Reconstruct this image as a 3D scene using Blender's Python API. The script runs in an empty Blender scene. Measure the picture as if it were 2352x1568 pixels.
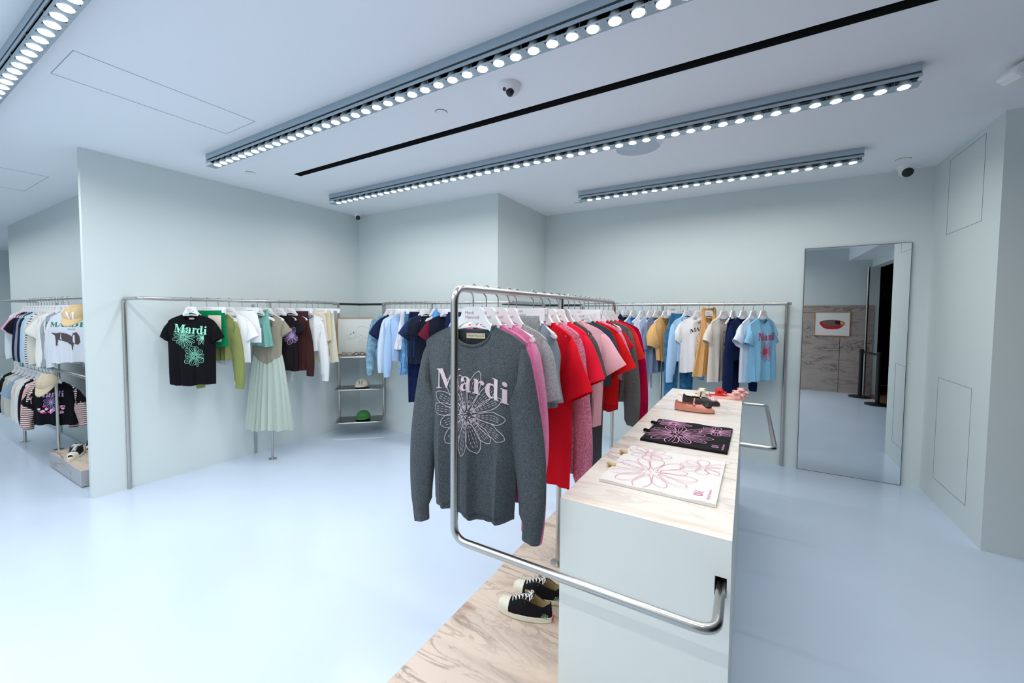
import bpy, bmesh, math, random
from mathutils import Vector, Matrix
S = bpy.context.scene
COL = S.collection
PI = math.pi
R = math.radians
RND = random.Random(7)
S.view_settings.view_transform = 'Standard'; S.view_settings.look = 'None'; S.view_settings.gamma = 1; S.view_settings.use_curve_mapping = False
S.view_settings.exposure = .16

# ------------------------------------------------------------------ basics
def lin(c):
    return tuple((x/12.92 if x <= .04045 else ((x+.055)/1.055)**2.4) for x in c)
def rgb(r, g, b):
    return lin((r/255, g/255, b/255)) + (1,)
MATS = {}
def new_mat(name):
    m = bpy.data.materials.new(name); m.use_nodes = True
    nt = m.node_tree; b = nt.nodes['Principled BSDF']
    return m, nt, b
def mat(name, col, rough=.6, metal=0, bump=0, bscale=60, spec=.5, var=0, vscale=5, coat=0):
    if name in MATS: return MATS[name]
    m, nt, b = new_mat(name)
    b.inputs['Base Color'].default_value = col
    b.inputs['Roughness'].default_value = rough
    b.inputs['Metallic'].default_value = metal
    b.inputs['Specular IOR Level'].default_value = spec
    if coat: b.inputs['Coat Weight'].default_value = coat; b.inputs['Coat Roughness'].default_value = .1
    if bump or var:
        tc = nt.nodes.new('ShaderNodeTexCoord')
        n = nt.nodes.new('ShaderNodeTexNoise'); n.inputs['Scale'].default_value = bscale; n.inputs['Detail'].default_value = 4
        nt.links.new(tc.outputs['Object'], n.inputs['Vector'])
        if bump:
            bp = nt.nodes.new('ShaderNodeBump'); bp.inputs['Strength'].default_value = bump; bp.inputs['Distance'].default_value = .01
            nt.links.new(n.outputs['Fac'], bp.inputs['Height']); nt.links.new(bp.outputs['Normal'], b.inputs['Normal'])
        if var:
            n2 = nt.nodes.new('ShaderNodeTexNoise'); n2.inputs['Scale'].default_value = vscale; n2.inputs['Detail'].default_value = 5
            nt.links.new(tc.outputs['Object'], n2.inputs['Vector'])
            mx = nt.nodes.new('ShaderNodeMix'); mx.data_type = 'RGBA'
            mr = nt.nodes.new('ShaderNodeMapRange'); mr.inputs[1].default_value = .35; mr.inputs[2].default_value = .65
            nt.links.new(n2.outputs['Fac'], mr.inputs[0]); nt.links.new(mr.outputs[0], mx.inputs[0])
            mx.inputs[6].default_value = tuple(max(0, c*(1-var)) for c in col[:3])+(1,)
            mx.inputs[7].default_value = tuple(min(1, c*(1+var)) for c in col[:3])+(1,)
            nt.links.new(mx.outputs[2], b.inputs['Base Color'])
    MATS[name] = m
    return m
def fabric(col, kind='jersey'):
    key = 'fabric_%s_%d_%d_%d' % ((kind,)+tuple(int(c*999) for c in col[:3]))
    if kind == 'heather': m = mat(key, col, .95, 0, .35, 260, .15, .42, 330)
    elif kind == 'fuzzy': m = mat(key, col, .95, 0, 1.0, 150, .1, .38, 170)
    elif kind == 'denim': m = mat(key, col, .85, 0, .2, 300, .2, .3, 22)
    elif kind == 'knit': m = mat(key, col, .95, 0, .5, 200, .15, .05, 90)
    else: m = mat(key, col, .9, 0, .12, 240, .2)
    return m
def striped(c1, c2, freq, key):
    if key in MATS: return MATS[key]
    m, nt, b = new_mat(key)
    tc = nt.nodes.new('ShaderNodeTexCoord'); w = nt.nodes.new('ShaderNodeTexWave')
    w.bands_direction = 'Z'; w.inputs['Scale'].default_value = freq; w.inputs['Distortion'].default_value = .6; w.inputs['Detail Scale'].default_value = .5
    r = nt.nodes.new('ShaderNodeValToRGB'); r.color_ramp.interpolation = 'CONSTANT'
    r.color_ramp.elements[0].color = c1; r.color_ramp.elements[1].position = .68; r.color_ramp.elements[1].color = c2
    nt.links.new(tc.outputs['Object'], w.inputs['Vector']); nt.links.new(w.outputs['Fac'], r.inputs[0]); nt.links.new(r.outputs[0], b.inputs['Base Color'])
    b.inputs['Roughness'].default_value = .9
    MATS[key] = m
    return m
def marble(name, base, mid, dark, scale=1.0, ang=35, rough=.28, vein=.5, angy=6):
    m, nt, b = new_mat(name); N = nt.nodes; L = nt.links
    tc = N.new('ShaderNodeTexCoord'); mp = N.new('ShaderNodeMapping')
    mp.inputs['Rotation'].default_value = (R(8), R(angy), R(ang)); mp.inputs['Scale'].default_value = (scale*.45, scale*1.9, scale*1.7)
    L.new(tc.outputs['Object'], mp.inputs['Vector'])
    n1 = N.new('ShaderNodeTexNoise'); n1.inputs['Scale'].default_value = 1.5; n1.inputs['Detail'].default_value = 7; n1.inputs['Distortion'].default_value = 1.0; n1.inputs['Roughness'].default_value = .6
    L.new(mp.outputs[0], n1.inputs['Vector'])
    r = N.new('ShaderNodeValToRGB'); cr = r.color_ramp
    cr.elements[0].position = .3; cr.elements[0].color = mid; cr.elements[1].position = .72; cr.elements[1].color = mid
    e = cr.elements.new(.43); e.color = base; e = cr.elements.new(.58); e.color = base
    L.new(n1.outputs['Fac'], r.inputs[0])
    n2 = N.new('ShaderNodeTexNoise'); n2.inputs['Scale'].default_value = 2.3; n2.inputs['Detail'].default_value = 9; n2.inputs['Distortion'].default_value = 1.3; n2.inputs['Roughness'].default_value = .6
    L.new(mp.outputs[0], n2.inputs['Vector'])
    r2 = N.new('ShaderNodeValToRGB'); c2 = r2.color_ramp
    c2.elements[0].position = .47; c2.elements[0].color = (0, 0, 0, 1); c2.elements[1].position = .535; c2.elements[1].color = (0, 0, 0, 1)
    e = c2.elements.new(.5); e.color = (1, 1, 1, 1)
    L.new(n2.outputs['Fac'], r2.inputs[0])
    n3 = N.new('ShaderNodeTexNoise'); n3.inputs['Scale'].default_value = 1.1; n3.inputs['Detail'].default_value = 3
    L.new(mp.outputs[0], n3.inputs['Vector'])
    mr = N.new('ShaderNodeMapRange'); mr.inputs[1].default_value = .40; mr.inputs[2].default_value = .66; mr.inputs[4].default_value = vein
    L.new(n3.outputs['Fac'], mr.inputs[0])
    mu = N.new('ShaderNodeMath'); mu.operation = 'MULTIPLY'
    L.new(r2.outputs[0], mu.inputs[0]); L.new(mr.outputs[0], mu.inputs[1])
    mx = N.new('ShaderNodeMix'); mx.data_type = 'RGBA'
    L.new(mu.outputs[0], mx.inputs[0]); L.new(r.outputs[0], mx.inputs[6]); mx.inputs[7].default_value = dark
    L.new(mx.outputs[2], b.inputs['Base Color']); b.inputs['Roughness'].default_value = rough
    MATS[name] = m
    return m

class MB:
    def __init__(s): s.v = []; s.f = []
    def add(s, vs, fs):
        k = len(s.v); s.v += [tuple(v) for v in vs]; s.f += [tuple(i+k for i in f) for f in fs]; return s
    def box(s, x0, x1, y0, y1, z0, z1):
        return s.add([(x0,y0,z0),(x1,y0,z0),(x1,y1,z0),(x0,y1,z0),(x0,y0,z1),(x1,y0,z1),(x1,y1,z1),(x0,y1,z1)],
                     [(0,3,2,1),(4,5,6,7),(0,1,5,4),(1,2,6,5),(2,3,7,6),(3,0,4,7)])
    def tube(s, pts, r, n=12, cap=True, closed=False):
        pts = [Vector(p) for p in pts]; rs = r if isinstance(r, (list, tuple)) else [r]*len(pts)
        m = len(pts); rings = []; up = None
        for i, p in enumerate(pts):
            a = pts[(i-1) % m] if (closed or i > 0) else p; b = pts[(i+1) % m] if (closed or i < m-1) else p
            t = (b-a).normalized() if (b-a).length > 1e-9 else Vector((0,0,1))
            if up is None:
                up = Vector((0,0,1)) if abs(t.z) < .9 else Vector((1,0,0))
            up = (up - t*up.dot(t)); up = up.normalized() if up.length > 1e-6 else t.orthogonal().normalized()
            w = t.cross(up)
            rings.append([p + (up*math.cos(2*PI*j/n) + w*math.sin(2*PI*j/n))*rs[i] for j in range(n)])
        vs = [v for g in rings for v in g]; fs = []
        for i in range(m if closed else m-1):
            k = (i+1) % m
            for j in range(n): fs.append((i*n+j, i*n+(j+1) % n, k*n+(j+1) % n, k*n+j))
        if cap and not closed: fs.append(tuple(range(n))[::-1]); fs.append(tuple((m-1)*n+j for j in range(n)))
        return s.add(vs, fs)
    def lathe(s, prof, n=24, c=(0,0,0), capb=True, capt=True):
        vs = [(c[0]+r*math.cos(2*PI*j/n), c[1]+r*math.sin(2*PI*j/n), c[2]+z) for r, z in prof for j in range(n)]; fs = []
        for i in range(len(prof)-1):
            for j in range(n): fs.append((i*n+j, i*n+(j+1) % n, (i+1)*n+(j+1) % n, (i+1)*n+j))
        if capb: fs.append(tuple(range(n))[::-1])
        if capt: fs.append(tuple((len(prof)-1)*n+j for j in range(n)))
        return s.add(vs, fs)
    def prism(s, poly, y0, y1):            # polygon in (x,z), extruded along y
        n = len(poly)
        return s.add([(x,y0,z) for x,z in poly]+[(x,y1,z) for x,z in poly],
            [tuple(range(n)), tuple(range(2*n-1, n-1, -1))]+[(i, i+n, (i+1) % n+n, (i+1) % n) for i in range(n)])
    def prismz(s, poly, z0, z1):           # polygon in (x,y), extruded along z
        n = len(poly)
        return s.add([(x,y,z0) for x,y in poly]+[(x,y,z1) for x,y in poly],
            [tuple(range(n))[::-1], tuple(range(n, 2*n))]+[(i, (i+1) % n, (i+1) % n+n, i+n) for i in range(n)])
    def grid(s, rows, closed=False):
        n = len(rows[0]); vs = [p for r in rows for p in r]; fs = []
        for i in range(len(rows)-1):
            for j in range(n if closed else n-1):
                k = (j+1) % n; fs.append((i*n+j, i*n+k, (i+1)*n+k, (i+1)*n+j))
        return s.add(vs, fs)
    def xf(s, M):
        s.v = [tuple(M @ Vector(v)) for v in s.v]; return s
    def mesh(s, name, smooth=False):
        me = bpy.data.meshes.new(name); me.from_pydata(s.v, [], s.f)
        bm = bmesh.new(); bm.from_mesh(me); bmesh.ops.recalc_face_normals(bm, faces=bm.faces); bm.to_mesh(me); bm.free()
        if smooth:
            me.polygons.foreach_set('use_smooth', [True]*len(me.polygons))
            me.set_sharp_from_angle(angle=R(50))
        me.update(); return me
    def build(s, name, m, parent=None, smooth=False, bevel=0, loc=None, rot=None):
        me = s.mesh(name, smooth); me.materials.append(m)
        o = bpy.data.objects.new(name, me); COL.objects.link(o)
        if parent: o.parent = parent
        if loc: o.location = loc
        if rot: o.rotation_euler = rot
        if bevel:
            md = o.modifiers.new('bevel', 'BEVEL'); md.width = bevel; md.segments = 2; md.limit_method = 'ANGLE'
        return o
def tag(o, label, cat, group=None):
    o['label'] = label; o['category'] = cat
    if group: o['group'] = group
    return o
def struct(o):
    o['kind'] = 'structure'; return o
def thing(name, label, cat, loc=(0,0,0), rz=0, group=None):
    o = bpy.data.objects.new(name, None); o.empty_display_size = .05; COL.objects.link(o)
    o.location = loc; o.rotation_euler = (0,0,rz); return tag(o, label, cat, group)
def copy_tree(o, parent=None):
    c = o.copy(); COL.objects.link(c); c.parent = parent
    for ch in list(o.children): copy_tree(ch, c)
    return c
def fillet(pts, rad, n=7):
    pts = [Vector(p) for p in pts]; out = [pts[0]]
    for i in range(1, len(pts)-1):
        a, b, c = pts[i-1], pts[i], pts[i+1]
        u = (a-b); v = (c-b); r = min(rad, u.length*.45, v.length*.45); u.normalize(); v.normalize()
        p0, p1 = b+u*r, b+v*r
        for k in range(n+1):
            t = k/n; out.append(p0*(1-t)**2 + b*2*t*(1-t) + p1*t*t)
    out.append(pts[-1]); return out
def text_mesh(body, size, name='lettering'):
    c = bpy.data.curves.new('t', 'FONT'); c.body = body; c.size = size; c.align_x = 'CENTER'; c.resolution_u = 3
    o = bpy.data.objects.new('t', c); COL.objects.link(o); bpy.context.view_layer.update()
    me = bpy.data.meshes.new_from_object(o); bpy.data.objects.remove(o); bpy.data.curves.remove(c)
    vs = [v.co.copy() for v in me.vertices]; fs = [tuple(p.vertices) for p in me.polygons]
    bpy.data.meshes.remove(me); return vs, fs
def serif(s):   # bold serif letters of the font's mathematical alphabet
    return ''.join(chr(0x1D400+ord(c)-65) if 'A' <= c <= 'Z' else chr(0x1D41A+ord(c)-97) if 'a' <= c <= 'z' else c for c in s)

# ------------------------------------------------------------------ materials
M_wall = mat('wall_paint', rgb(213,223,222), .75, bump=.03, bscale=250)
M_ceil = mat('ceiling_paint', rgb(240,243,247), .85)
M_floor = mat('floor_epoxy', rgb(205,221,240), .2, spec=.5, var=.035, vscale=.9)
M_counter = mat('counter_paint', rgb(238,242,238), .5)
M_steel = mat('brushed_steel', rgb(190,188,184), .27, 1)
M_steel_d = mat('dark_steel', rgb(128,126,122), .32, 1)
M_alu = mat('track_aluminium', rgb(175,190,200), .38, .8)
M_plastic = mat('white_plastic', rgb(240,240,242), .35)
M_black = mat('black_matte', rgb(6,6,8), .8)
M_blackpl = mat('black_plastic', rgb(18,18,20), .35)
M_gap = mat('shadow_gap', rgb(120,136,146), .9)
M_marble = marble('pale_marble', rgb(236,229,220), rgb(216,200,182), rgb(150,138,130), 1.5, 38, .3, .7)
M_marble_p = marble('warm_marble', rgb(226,208,192), rgb(188,160,138), rgb(112,98,92), 1.5, 38, .3, .85)
M_marble_w = marble('grey_brown_marble', rgb(178,164,156), rgb(130,116,110), rgb(70,62,62), 1.7, 0, .3, .95, -52)
M_marble_s = marble('grey_marble_side', rgb(176,176,178), rgb(150,140,136), rgb(96,96,100), 1.6, 60, .35, .8)
M_ink = mat('print_ink', rgb(60,50,60), .8)
m, nt, b = new_mat('lamp_glow'); em = b.inputs['Emission Color']; em.default_value = (.90, .955, 1, 1); b.inputs['Emission Strength'].default_value = 6; b.inputs['Base Color'].default_value = (1,1,1,1)
M_glow = m
m, nt, b = new_mat('mirror_glass'); b.inputs['Base Color'].default_value = (.80,.84,.85,1); b.inputs['Metallic'].default_value = 1; b.inputs['Roughness'].default_value = .0
M_mirror = m
M_wood = mat('light_wood', rgb(196,138,84), .5, var=.12, vscale=14)

# ------------------------------------------------------------------ camera
f = 948.304; yaw, pitch, roll = -.550449276, .0443118386, -.00589722538
cyw, syw, cp, sp_ = math.cos(yaw), math.sin(yaw), math.cos(pitch), math.sin(pitch)
fwd = Vector((syw*cp, cyw*cp, -sp_)); right = Vector((cyw, -syw, 0)); down = fwd.cross(right)
r2 = right*math.cos(roll)+down*math.sin(roll); d2 = -right*math.sin(roll)+down*math.cos(roll)
cam = bpy.data.cameras.new('camera'); co = bpy.data.objects.new('camera', cam); COL.objects.link(co)
Mx = Matrix((( r2.x, -d2.x, -fwd.x, 0), (r2.y, -d2.y, -fwd.y, 0), (r2.z, -d2.z, -fwd.z, 1.55), (0,0,0,1)))
co.matrix_world = Mx
cam.sensor_width = 36; cam.lens = f*36/2352; cam.shift_x = 39.9675/2352; cam.shift_y = -24.5732/2352; cam.clip_start = .05
S.camera = co

# ------------------------------------------------------------------ room shell
CZ = 2.84; XL = -4.55; Y1 = 3.86; Y2 = 5.1; XR = 1.35; XC = -2.335; YB = -.4; XS = 2.0; YL = 1.55; YR = 3.95
def wall(name, x0, x1, y0, y1, z0=0, z1=CZ, m=None):
    return struct(MB().box(x0, x1, y0, y1, z0, z1).build(name, m or M_wall))
struct(MB().box(-14, XS, -2.7, Y2+.1, -.1, 0).build('floor', M_floor))
# ceiling in strips that leave the dark linear slot open
SX0, SX1, SY0, SY1 = -3.69, 1.3, 2.37, 2.445
cb = MB().box(-14, SX0, -2.7, Y2+.1, CZ, CZ+.1).box(SX1, XS+.2, -2.7, Y2+.1, CZ, CZ+.1).box(SX0, SX1, -2.7, SY0, CZ, CZ+.1).box(SX0, SX1, SY1, Y2+.1, CZ, CZ+.1)
struct(cb.build('ceiling', M_ceil))
sl = thing('ceiling_slot', 'long black linear slot in the ceiling between two rows of lamps', 'ceiling vent', (0,0,CZ))
MB().box(SX0, SX1, SY0, SY1, .06, .08).build('slot_backing', M_black, sl)
MB().box(SX0, SX1, SY0, SY0+.003, 0.001, .06).box(SX0, SX1, SY1-.003, SY1, 0.001, .06).box(SX0, SX0+.003, SY0, SY1, .001, .06).build('slot_lining', M_black, sl)
wall('wall_partition', XL-.052, XL, 1.11, Y1+.1)
wall('wall_back_left', XL-.05, XC, Y1, Y1+.1)
wall('wall_column_side', XC-.1, XC, Y1+.1, Y2)
wall('wall_back', XC-.1, XR+.1, Y2, Y2+.1)
wall('wall_right', XR, XR+.35, YR+.02, Y2+.1)
wall('wall_far_right', XR, XS+.5, YR, YR+.02)
wall('wall_left_room', -9.77, XL-.052, YL, YL+.1)
wall('wall_left_return', -9.8, -9.77, YL, 2.4)
wall('wall_left_end', -14, -13.9, -2.6, 3)
wall('wall_left_rear', -14, -9.77, 2.4, 2.5)
wall('wall_behind', -.0, XS+.12, YB-.1, YB); wall('wall_behind_return', -.1, 0, -2.6, YB); wall('wall_behind_left', -14, 0, -2.7, -2.6)
wall('wall_storefront_header', XS, XS+.15, YB, YR, 2.46, CZ)
wall('trim_1', XS-.35, XS, YB, YR-.02, 2.60, CZ, M_ceil)
# dark mall beyond the shop front
struct(MB().box(XS, 6.5, -2, YR, -.1, -.001).build('floor_mall', mat('mall_tile', rgb(120,84,60), .4)))
mb = MB().box(6.4, 6.5, -2, YR, 0, 4).box(XS+.12, 6.5, -2.1, -2, 0, 4).box(XS, 6.5, -2, YR, 4, 4.1).box(XS+.5, 6.5, YR+.02, YR+.1, 0, 4)
struct(mb.build('wall_mall', M_black))
struct(MB().box(XS+.12, XS+.15, -2.1, YB-.1, 0, 4).build('wall_mall_side', M_black))
# shadow gaps (access panels) and recessed pipe grooves
def gap_frame(name, pts, ax, w=.0018):
    mb = MB()
    for a, b_ in zip(pts, pts[1:]+pts[:1]):
        lo = [min(a[i], b_[i])-w/2 for i in range(3)]; hi = [max(a[i], b_[i])+w/2 for i in range(3)]
        lo[ax] = a[ax]-.0015; hi[ax] = a[ax]+.0015
        mb.box(lo[0], hi[0], lo[1], hi[1], lo[2], hi[2])
    return struct(mb.build(name, M_gap))
gap_frame('trim_2', [(-3.28,.70,CZ),(-2.90,.70,CZ),(-2.90,1.59,CZ),(-3.28,1.59,CZ)], 2)
gap_frame('trim_3', [(-6.75,.42,CZ),(-5.83,.42,CZ),(-5.83,1.2,CZ),(-6.75,1.2,CZ)], 2)
gap_frame('trim_4', [(XR,4.2,2.2),(XR,4.79,2.2),(XR,4.79,2.79),(XR,4.2,2.79)], 0, .0025)
gap_frame('trim_5', [(XR,4.2,.2),(XR,4.8,.2),(XR,4.8,1.036),(XR,4.2,1.036)], 0, .0025)
M_groove = mat('groove_shadow', rgb(52,56,58), .5, .6)
struct(MB().box(XL-.004, XL+.0025, 3.44, Y1, 1.635, 1.662).build('trim_6', M_groove))
struct(MB().box(XL, -4.04, Y1-.0025, Y1+.004, 1.635, 1.662).build('trim_7', M_groove))
struct(MB().box(XC-.004, XC+.0025, Y1+.1, Y2, 1.635, 1.662).build('trim_8', M_groove))
struct(MB().box(XC, -1.45, Y2-.0025, Y2+.004, 1.635, 1.662).build('trim_9', M_groove))

# ------------------------------------------------------------------ ceiling lamp tracks
PITCH = .0925
def lamp_proto():
    body = MB().lathe([(.026,0),(.0285,.002),(.0285,.018),(.021,.030),(.018,.052),(.012,.056)], 20).mesh('lamp', True)
    body.materials.append(mat('lamp_housing', rgb(215,222,226), .4, .3))
    lens = MB().lathe([(.0255,-.0015),(.024,-.003)], 20).mesh('lens'); lens.materials.append(M_glow)
    wire = MB().tube([(.027*math.cos(a), .027*math.sin(a), .034+.01*math.sin(a)) for a in [R(d) for d in range(0, 200, 20)]], .0013, 6).mesh('clip_wire', True)
    wire.materials.append(M_steel)
    return body, lens, wire
LB, LL, LW = lamp_proto()
BEAM = bpy.data.lights.new('lamp_beam', 'AREA'); BEAM.shape = 'DISK'; BEAM.size = .046; BEAM.energy = .54; BEAM.color = (1, .985, .965); BEAM.spread = R(170)
def track(y, x_first, n, label, x_end_pad=.115, joins=()):
    x0 = x_first-x_end_pad; x1 = x_first+PITCH*(n-1)+.06
    t = thing('track_light', label, 'ceiling light', ((x0+x1)/2, y, CZ), 0, 'linear lamp tracks on the ceiling')
    a, b_ = x0-(x0+x1)/2, x1-(x0+x1)/2; h = .038
    MB().box(a, b_, -h, h, -.045, 0).build('housing', M_alu, t)
    MB().box(a, b_, -h+.012, h-.012, -.056, -.045).build('channel', M_steel_d, t)
    MB().box(a, b_, -h, -h+.002, -.074, -.054).box(a, b_, h-.002, h, -.074, -.054).box(a, b_, -h, h, -.056, -.054).build('rail', M_alu, t)
    pl = MB()
    pl.box(a, b_, -h, -.0285, -.098, -.0955).box(a, b_, .0285, h, -.098, -.0955)
    xs = [x_first+PITCH*i-(x0+x1)/2 for i in range(n)]
    edges = [a]+[e for x in xs for e in (x-.0285, x+.0285)]+[b_]
    for i in range(0, len(edges), 2): pl.box(edges[i], edges[i+1], -.0285, .0285, -.098, -.0955)
    pl.build('lamp_plate', M_alu, t)
    for i in range(0, n-1, 3):
        px = xs[i]+PITCH/2
        for yy in (-h+.006, h-.006): MB().tube([(px,yy,-.0985),(px,yy,-.045)], .0024, 6).build('standoff', M_steel_d, t)
    for x in xs:
        o = bpy.data.objects.new('lamp', LB); COL.objects.link(o); o.parent = t; o.location = (x,0,-.098)
        l = bpy.data.objects.new('lens', LL); COL.objects.link(l); l.parent = o
        a_ = bpy.data.objects.new('lamp_beam', BEAM); COL.objects.link(a_); a_.parent = o; a_.location = (0,0,-.0045)
        w = bpy.data.objects.new('clip_wire', LW); COL.objects.link(w); w.parent = o
    return t
track(.548, -2.428-PITCH*34, 68, 'aluminium lamp track at the upper left, running out over the entrance')  # left part is seen; right part lengthened out of view to add light
track(-.70, -.5-PITCH*48, 49, 'added aluminium lamp track behind the camera, unseen, put in to light the counter front')  # invented unseen track, added to brighten the counter front
track(-1.95, -.5-PITCH*48, 49, 'added rearmost aluminium lamp track, unseen well behind the camera, put in for more light')  # second invented row out of view, extra light for the counter front
track(.548, -13.1, 76, 'added aluminium lamp track deep in the side room at the far left, unseen, put in to brighten it')  # unseen track added because the side room came out too dark
track(1.74, -3.736, 49, 'longest aluminium lamp track, passing above the dome camera')
track(3.015, -3.87, 50, 'aluminium lamp track just beyond the black ceiling slot')
track(4.285, -1.46, 24, 'shortest aluminium lamp track, nearest the back wall')

# ------------------------------------------------------------------ ceiling fittings
def disc(x, y, r, label, grp='small round ceiling covers'):
    t = thing('ceiling_cover', label, 'ceiling fitting', (x, y, CZ), 0, grp)
    MB().lathe([(r,-.006),(r,0)], 28).build('cover_plate', M_plastic, t); MB().lathe([(r+.003,-.002),(r+.003,-.0005)], 28).build('rim', M_gap, t)
disc(-1.726, 2.136, .037, 'small round white cover left of the dome camera')
disc(-4.0, 2.14, .037, 'small round white cover near the end of the longest lamp track')
disc(1.06, 4.74, .045, 'small round white cover above the turret camera by the right wall')
disc(-1.74, 4.7, .04, 'small round white cover at the end of the shortest lamp track')
t = thing('ceiling_speaker', 'large round perforated speaker grille flush in the ceiling', 'speaker', (-.768, 3.36, CZ))
MB().lathe([(.165,-.004),(.165,0)], 40).build('grille', mat('speaker_grille', rgb(196,206,218), .8, bump=.3, bscale=400), t)
MB().lathe([(.175,-.007),(.175,0),(.163,0),(.163,-.007),(.175,-.007)], 40, capb=False, capt=False).build('rim', M_ceil, t)
t = thing('dome_camera', 'white dome security camera with a black eye on the ceiling', 'camera', (-1.195, 2.09, CZ))
MB().lathe([(.0,-.062),(.02,-.060),(.045,-.048),(.062,-.028),(.068,-.008),(.068,0)], 30).build('housing', M_plastic, t, True)
MB().lathe([(0,-.026),(.012,-.023),(.021,-.012),(.024,0),(.021,.012),(0,.02)], 20).build('lens_ball', M_blackpl, t, True, loc=(.018,-.022,-.050))
MB().lathe([(.010,-.003),(.010,0)], 16).build('sensor_window', mat('dark_red', rgb(90,10,20), .3), t, loc=(-.002,-.05,-.043), rot=(R(-55),0,0))
def turret(x, y, z, rz, r, label):
    t = thing('turret_camera', label, 'camera', (x, y, z), rz, 'turret cameras in the room corners')
    MB().lathe([(r*1.15,-.03),(r*1.2,-.012),(r*1.2,0)], 26).build('base', M_plastic, t, True)
    MB().lathe([(0,-r),(r*.5,-r*.87),(r*.87,-r*.5),(r,0),(r*.87,r*.5),(r*.5,r*.87),(0,r)], 24).build('ball', M_plastic, t, True, loc=(0,-.01,-.04))
    MB().lathe([(r*.74,0),(r*.74,.008),(r*.5,.014)], 24).build('lens', M_blackpl, t, True, loc=(0,-.01-r*.68,-.04-r*.45), rot=(R(118),0,0))
turret(1.13, 4.98, CZ, R(5), .052, 'white turret camera with a black lens at the right end of the back wall')
turret(-4.43, 3.75, CZ, R(50), .04, 'small white turret camera in the corner above the shelves')
t = thing('emergency_light', 'white emergency light on the ceiling by the entrance', 'ceiling light', (1.17, 3.24, CZ), R(20)); t.scale = (1, 1, 1.35)
MB().prism([(-.10,-.055),(-.085,-.03),(-.045,-.012),(.12,0),(.3,0),(.3,-.06),(.05,-.075),(-.06,-.075)], -.05, .05).build('body', M_plastic, t, bevel=.012)
MB().prism([(0,-.004),(.035,.0),(.24,0),(.24,-.055),(.03,-.05)], -.075, -.052).build('bracket', mat('grey_plastic', rgb(190,190,190), .5), t, bevel=.004)
MB().tube([(-.05,-.052,-.06),(0,-.054,-.045),(.1,-.054,-.04)], .003, 8).build('cable', M_blackpl, t, True)

# ------------------------------------------------------------------ mirror and what stands behind the camera
t = thing('mirror', 'tall frameless wall mirror at the right end of the back wall', 'mirror', (.84, Y2, 0))
MB().box(-.378, .378, -.022, -.0215, .004, 2.19).build('mirror_glass', M_mirror, t)
MB().box(-.382, .382, -.0212, 0, .0, 2.194).build('backing', mat('mirror_edge', rgb(60,75,75), .3, .5), t)
t = thing('marble_wall_panel', 'grey brown marble cladding behind the camera, seen in the mirror', 'wall panel', (1.2, YB, 0))
MB().box(-1.19, .355, 0, .02, 0, 1.58).build('marble_slab', M_marble_w, t)
MB().box(.363, .85, 0, .02, 0, 1.73).build('marble_slab', M_marble_w, t)
MB().box(-1.19, .363, 0, .02, 1.588, 1.73).build('marble_slab', M_marble_w, t)
MB().box(-1.19, .36, 0, .006, 1.57, 1.6).box(.35, .37, 0, .006, 0, 1.6).build('joint', M_black, t)
t = thing('framed_picture', 'framed picture of a red blotch with a brown sleeping dog, on the marble cladding', 'picture', (1.425, YB+.02, 1.36))
MB().box(-.28, .28, 0, .02, -.24, -.228).box(-.28, .28, 0, .02, .228, .24).box(-.28, -.268, 0, .02, -.228, .228).box(.268, .28, 0, .02, -.228, .228).build('frame', M_wood, t)
MB().box(-.268, .268, 0, .012, -.228, .228).build('paper', mat('art_paper', rgb(240,240,236), .5), t)
def blob(pts, y0, y1, name, m, par): MB().prism(pts, y0, y1).build(name, m, par)
ell = lambda cx, cz, a, b_, wob=0, n=26, ph=0: [(cx+a*math.cos(2*PI*i/n)*(1+wob*math.sin(3*2*PI*i/n+ph)), cz+b_*math.sin(2*PI*i/n)*(1+wob*math.cos(2*2*PI*i/n+ph))) for i in range(n)]
blob(ell(0,-.01,.19,.105,.12), .012, .0135, 'red_shape', mat('art_red', rgb(196,30,50), .6), t)
blob(ell(-.02,.02,.14,.06,.12,ph=1), .0135, .0145, 'brown_shape', mat('art_brown', rgb(120,98,84), .6), t)
blob(ell(.10,.03,.055,.045,.2), .0145, .0155, 'dark_shape', mat('art_black', rgb(24,20,22), .6), t)
blob(ell(.155,.02,.03,.045,.2), .0155, .0165, 'yellow_shape', mat('art_ochre', rgb(224,160,90), .6), t)
t = thing('glass_panel', 'glass panel with a steel edge beside the shop entrance, seen in the mirror', 'glass panel', (1.93, YB+.1, 0))
MB().tube([(0,0,0),(0,0,2.46)], .022, 16).build('edge_post', M_steel, t, True)
def stanchion(x, y, label):
    t = thing('queue_barrier_post', label, 'barrier post', (x, y, 0), 0, 'belt barrier posts at the entrance')
    MB().lathe([(.17,0),(.17,.018),(.13,.028),(.03,.035),(.03,.83),(.036,.835),(.036,.90),(.03,.905)], 28).build('post', M_blackpl, t, True)
    return t
stanchion(1.83, -.02, 'black belt barrier post nearest the glass panel'); stanchion(1.93, .72, 'black belt barrier post farther along the entrance')
tag(MB().box(-.002,.002,-.345,.345,-.022,.022).build('barrier_belt', M_blackpl, loc=(1.88,.35,.86), rot=(0,0,R(-7.7))), 'black belt stretched between the two barrier posts', 'belt')

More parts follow.
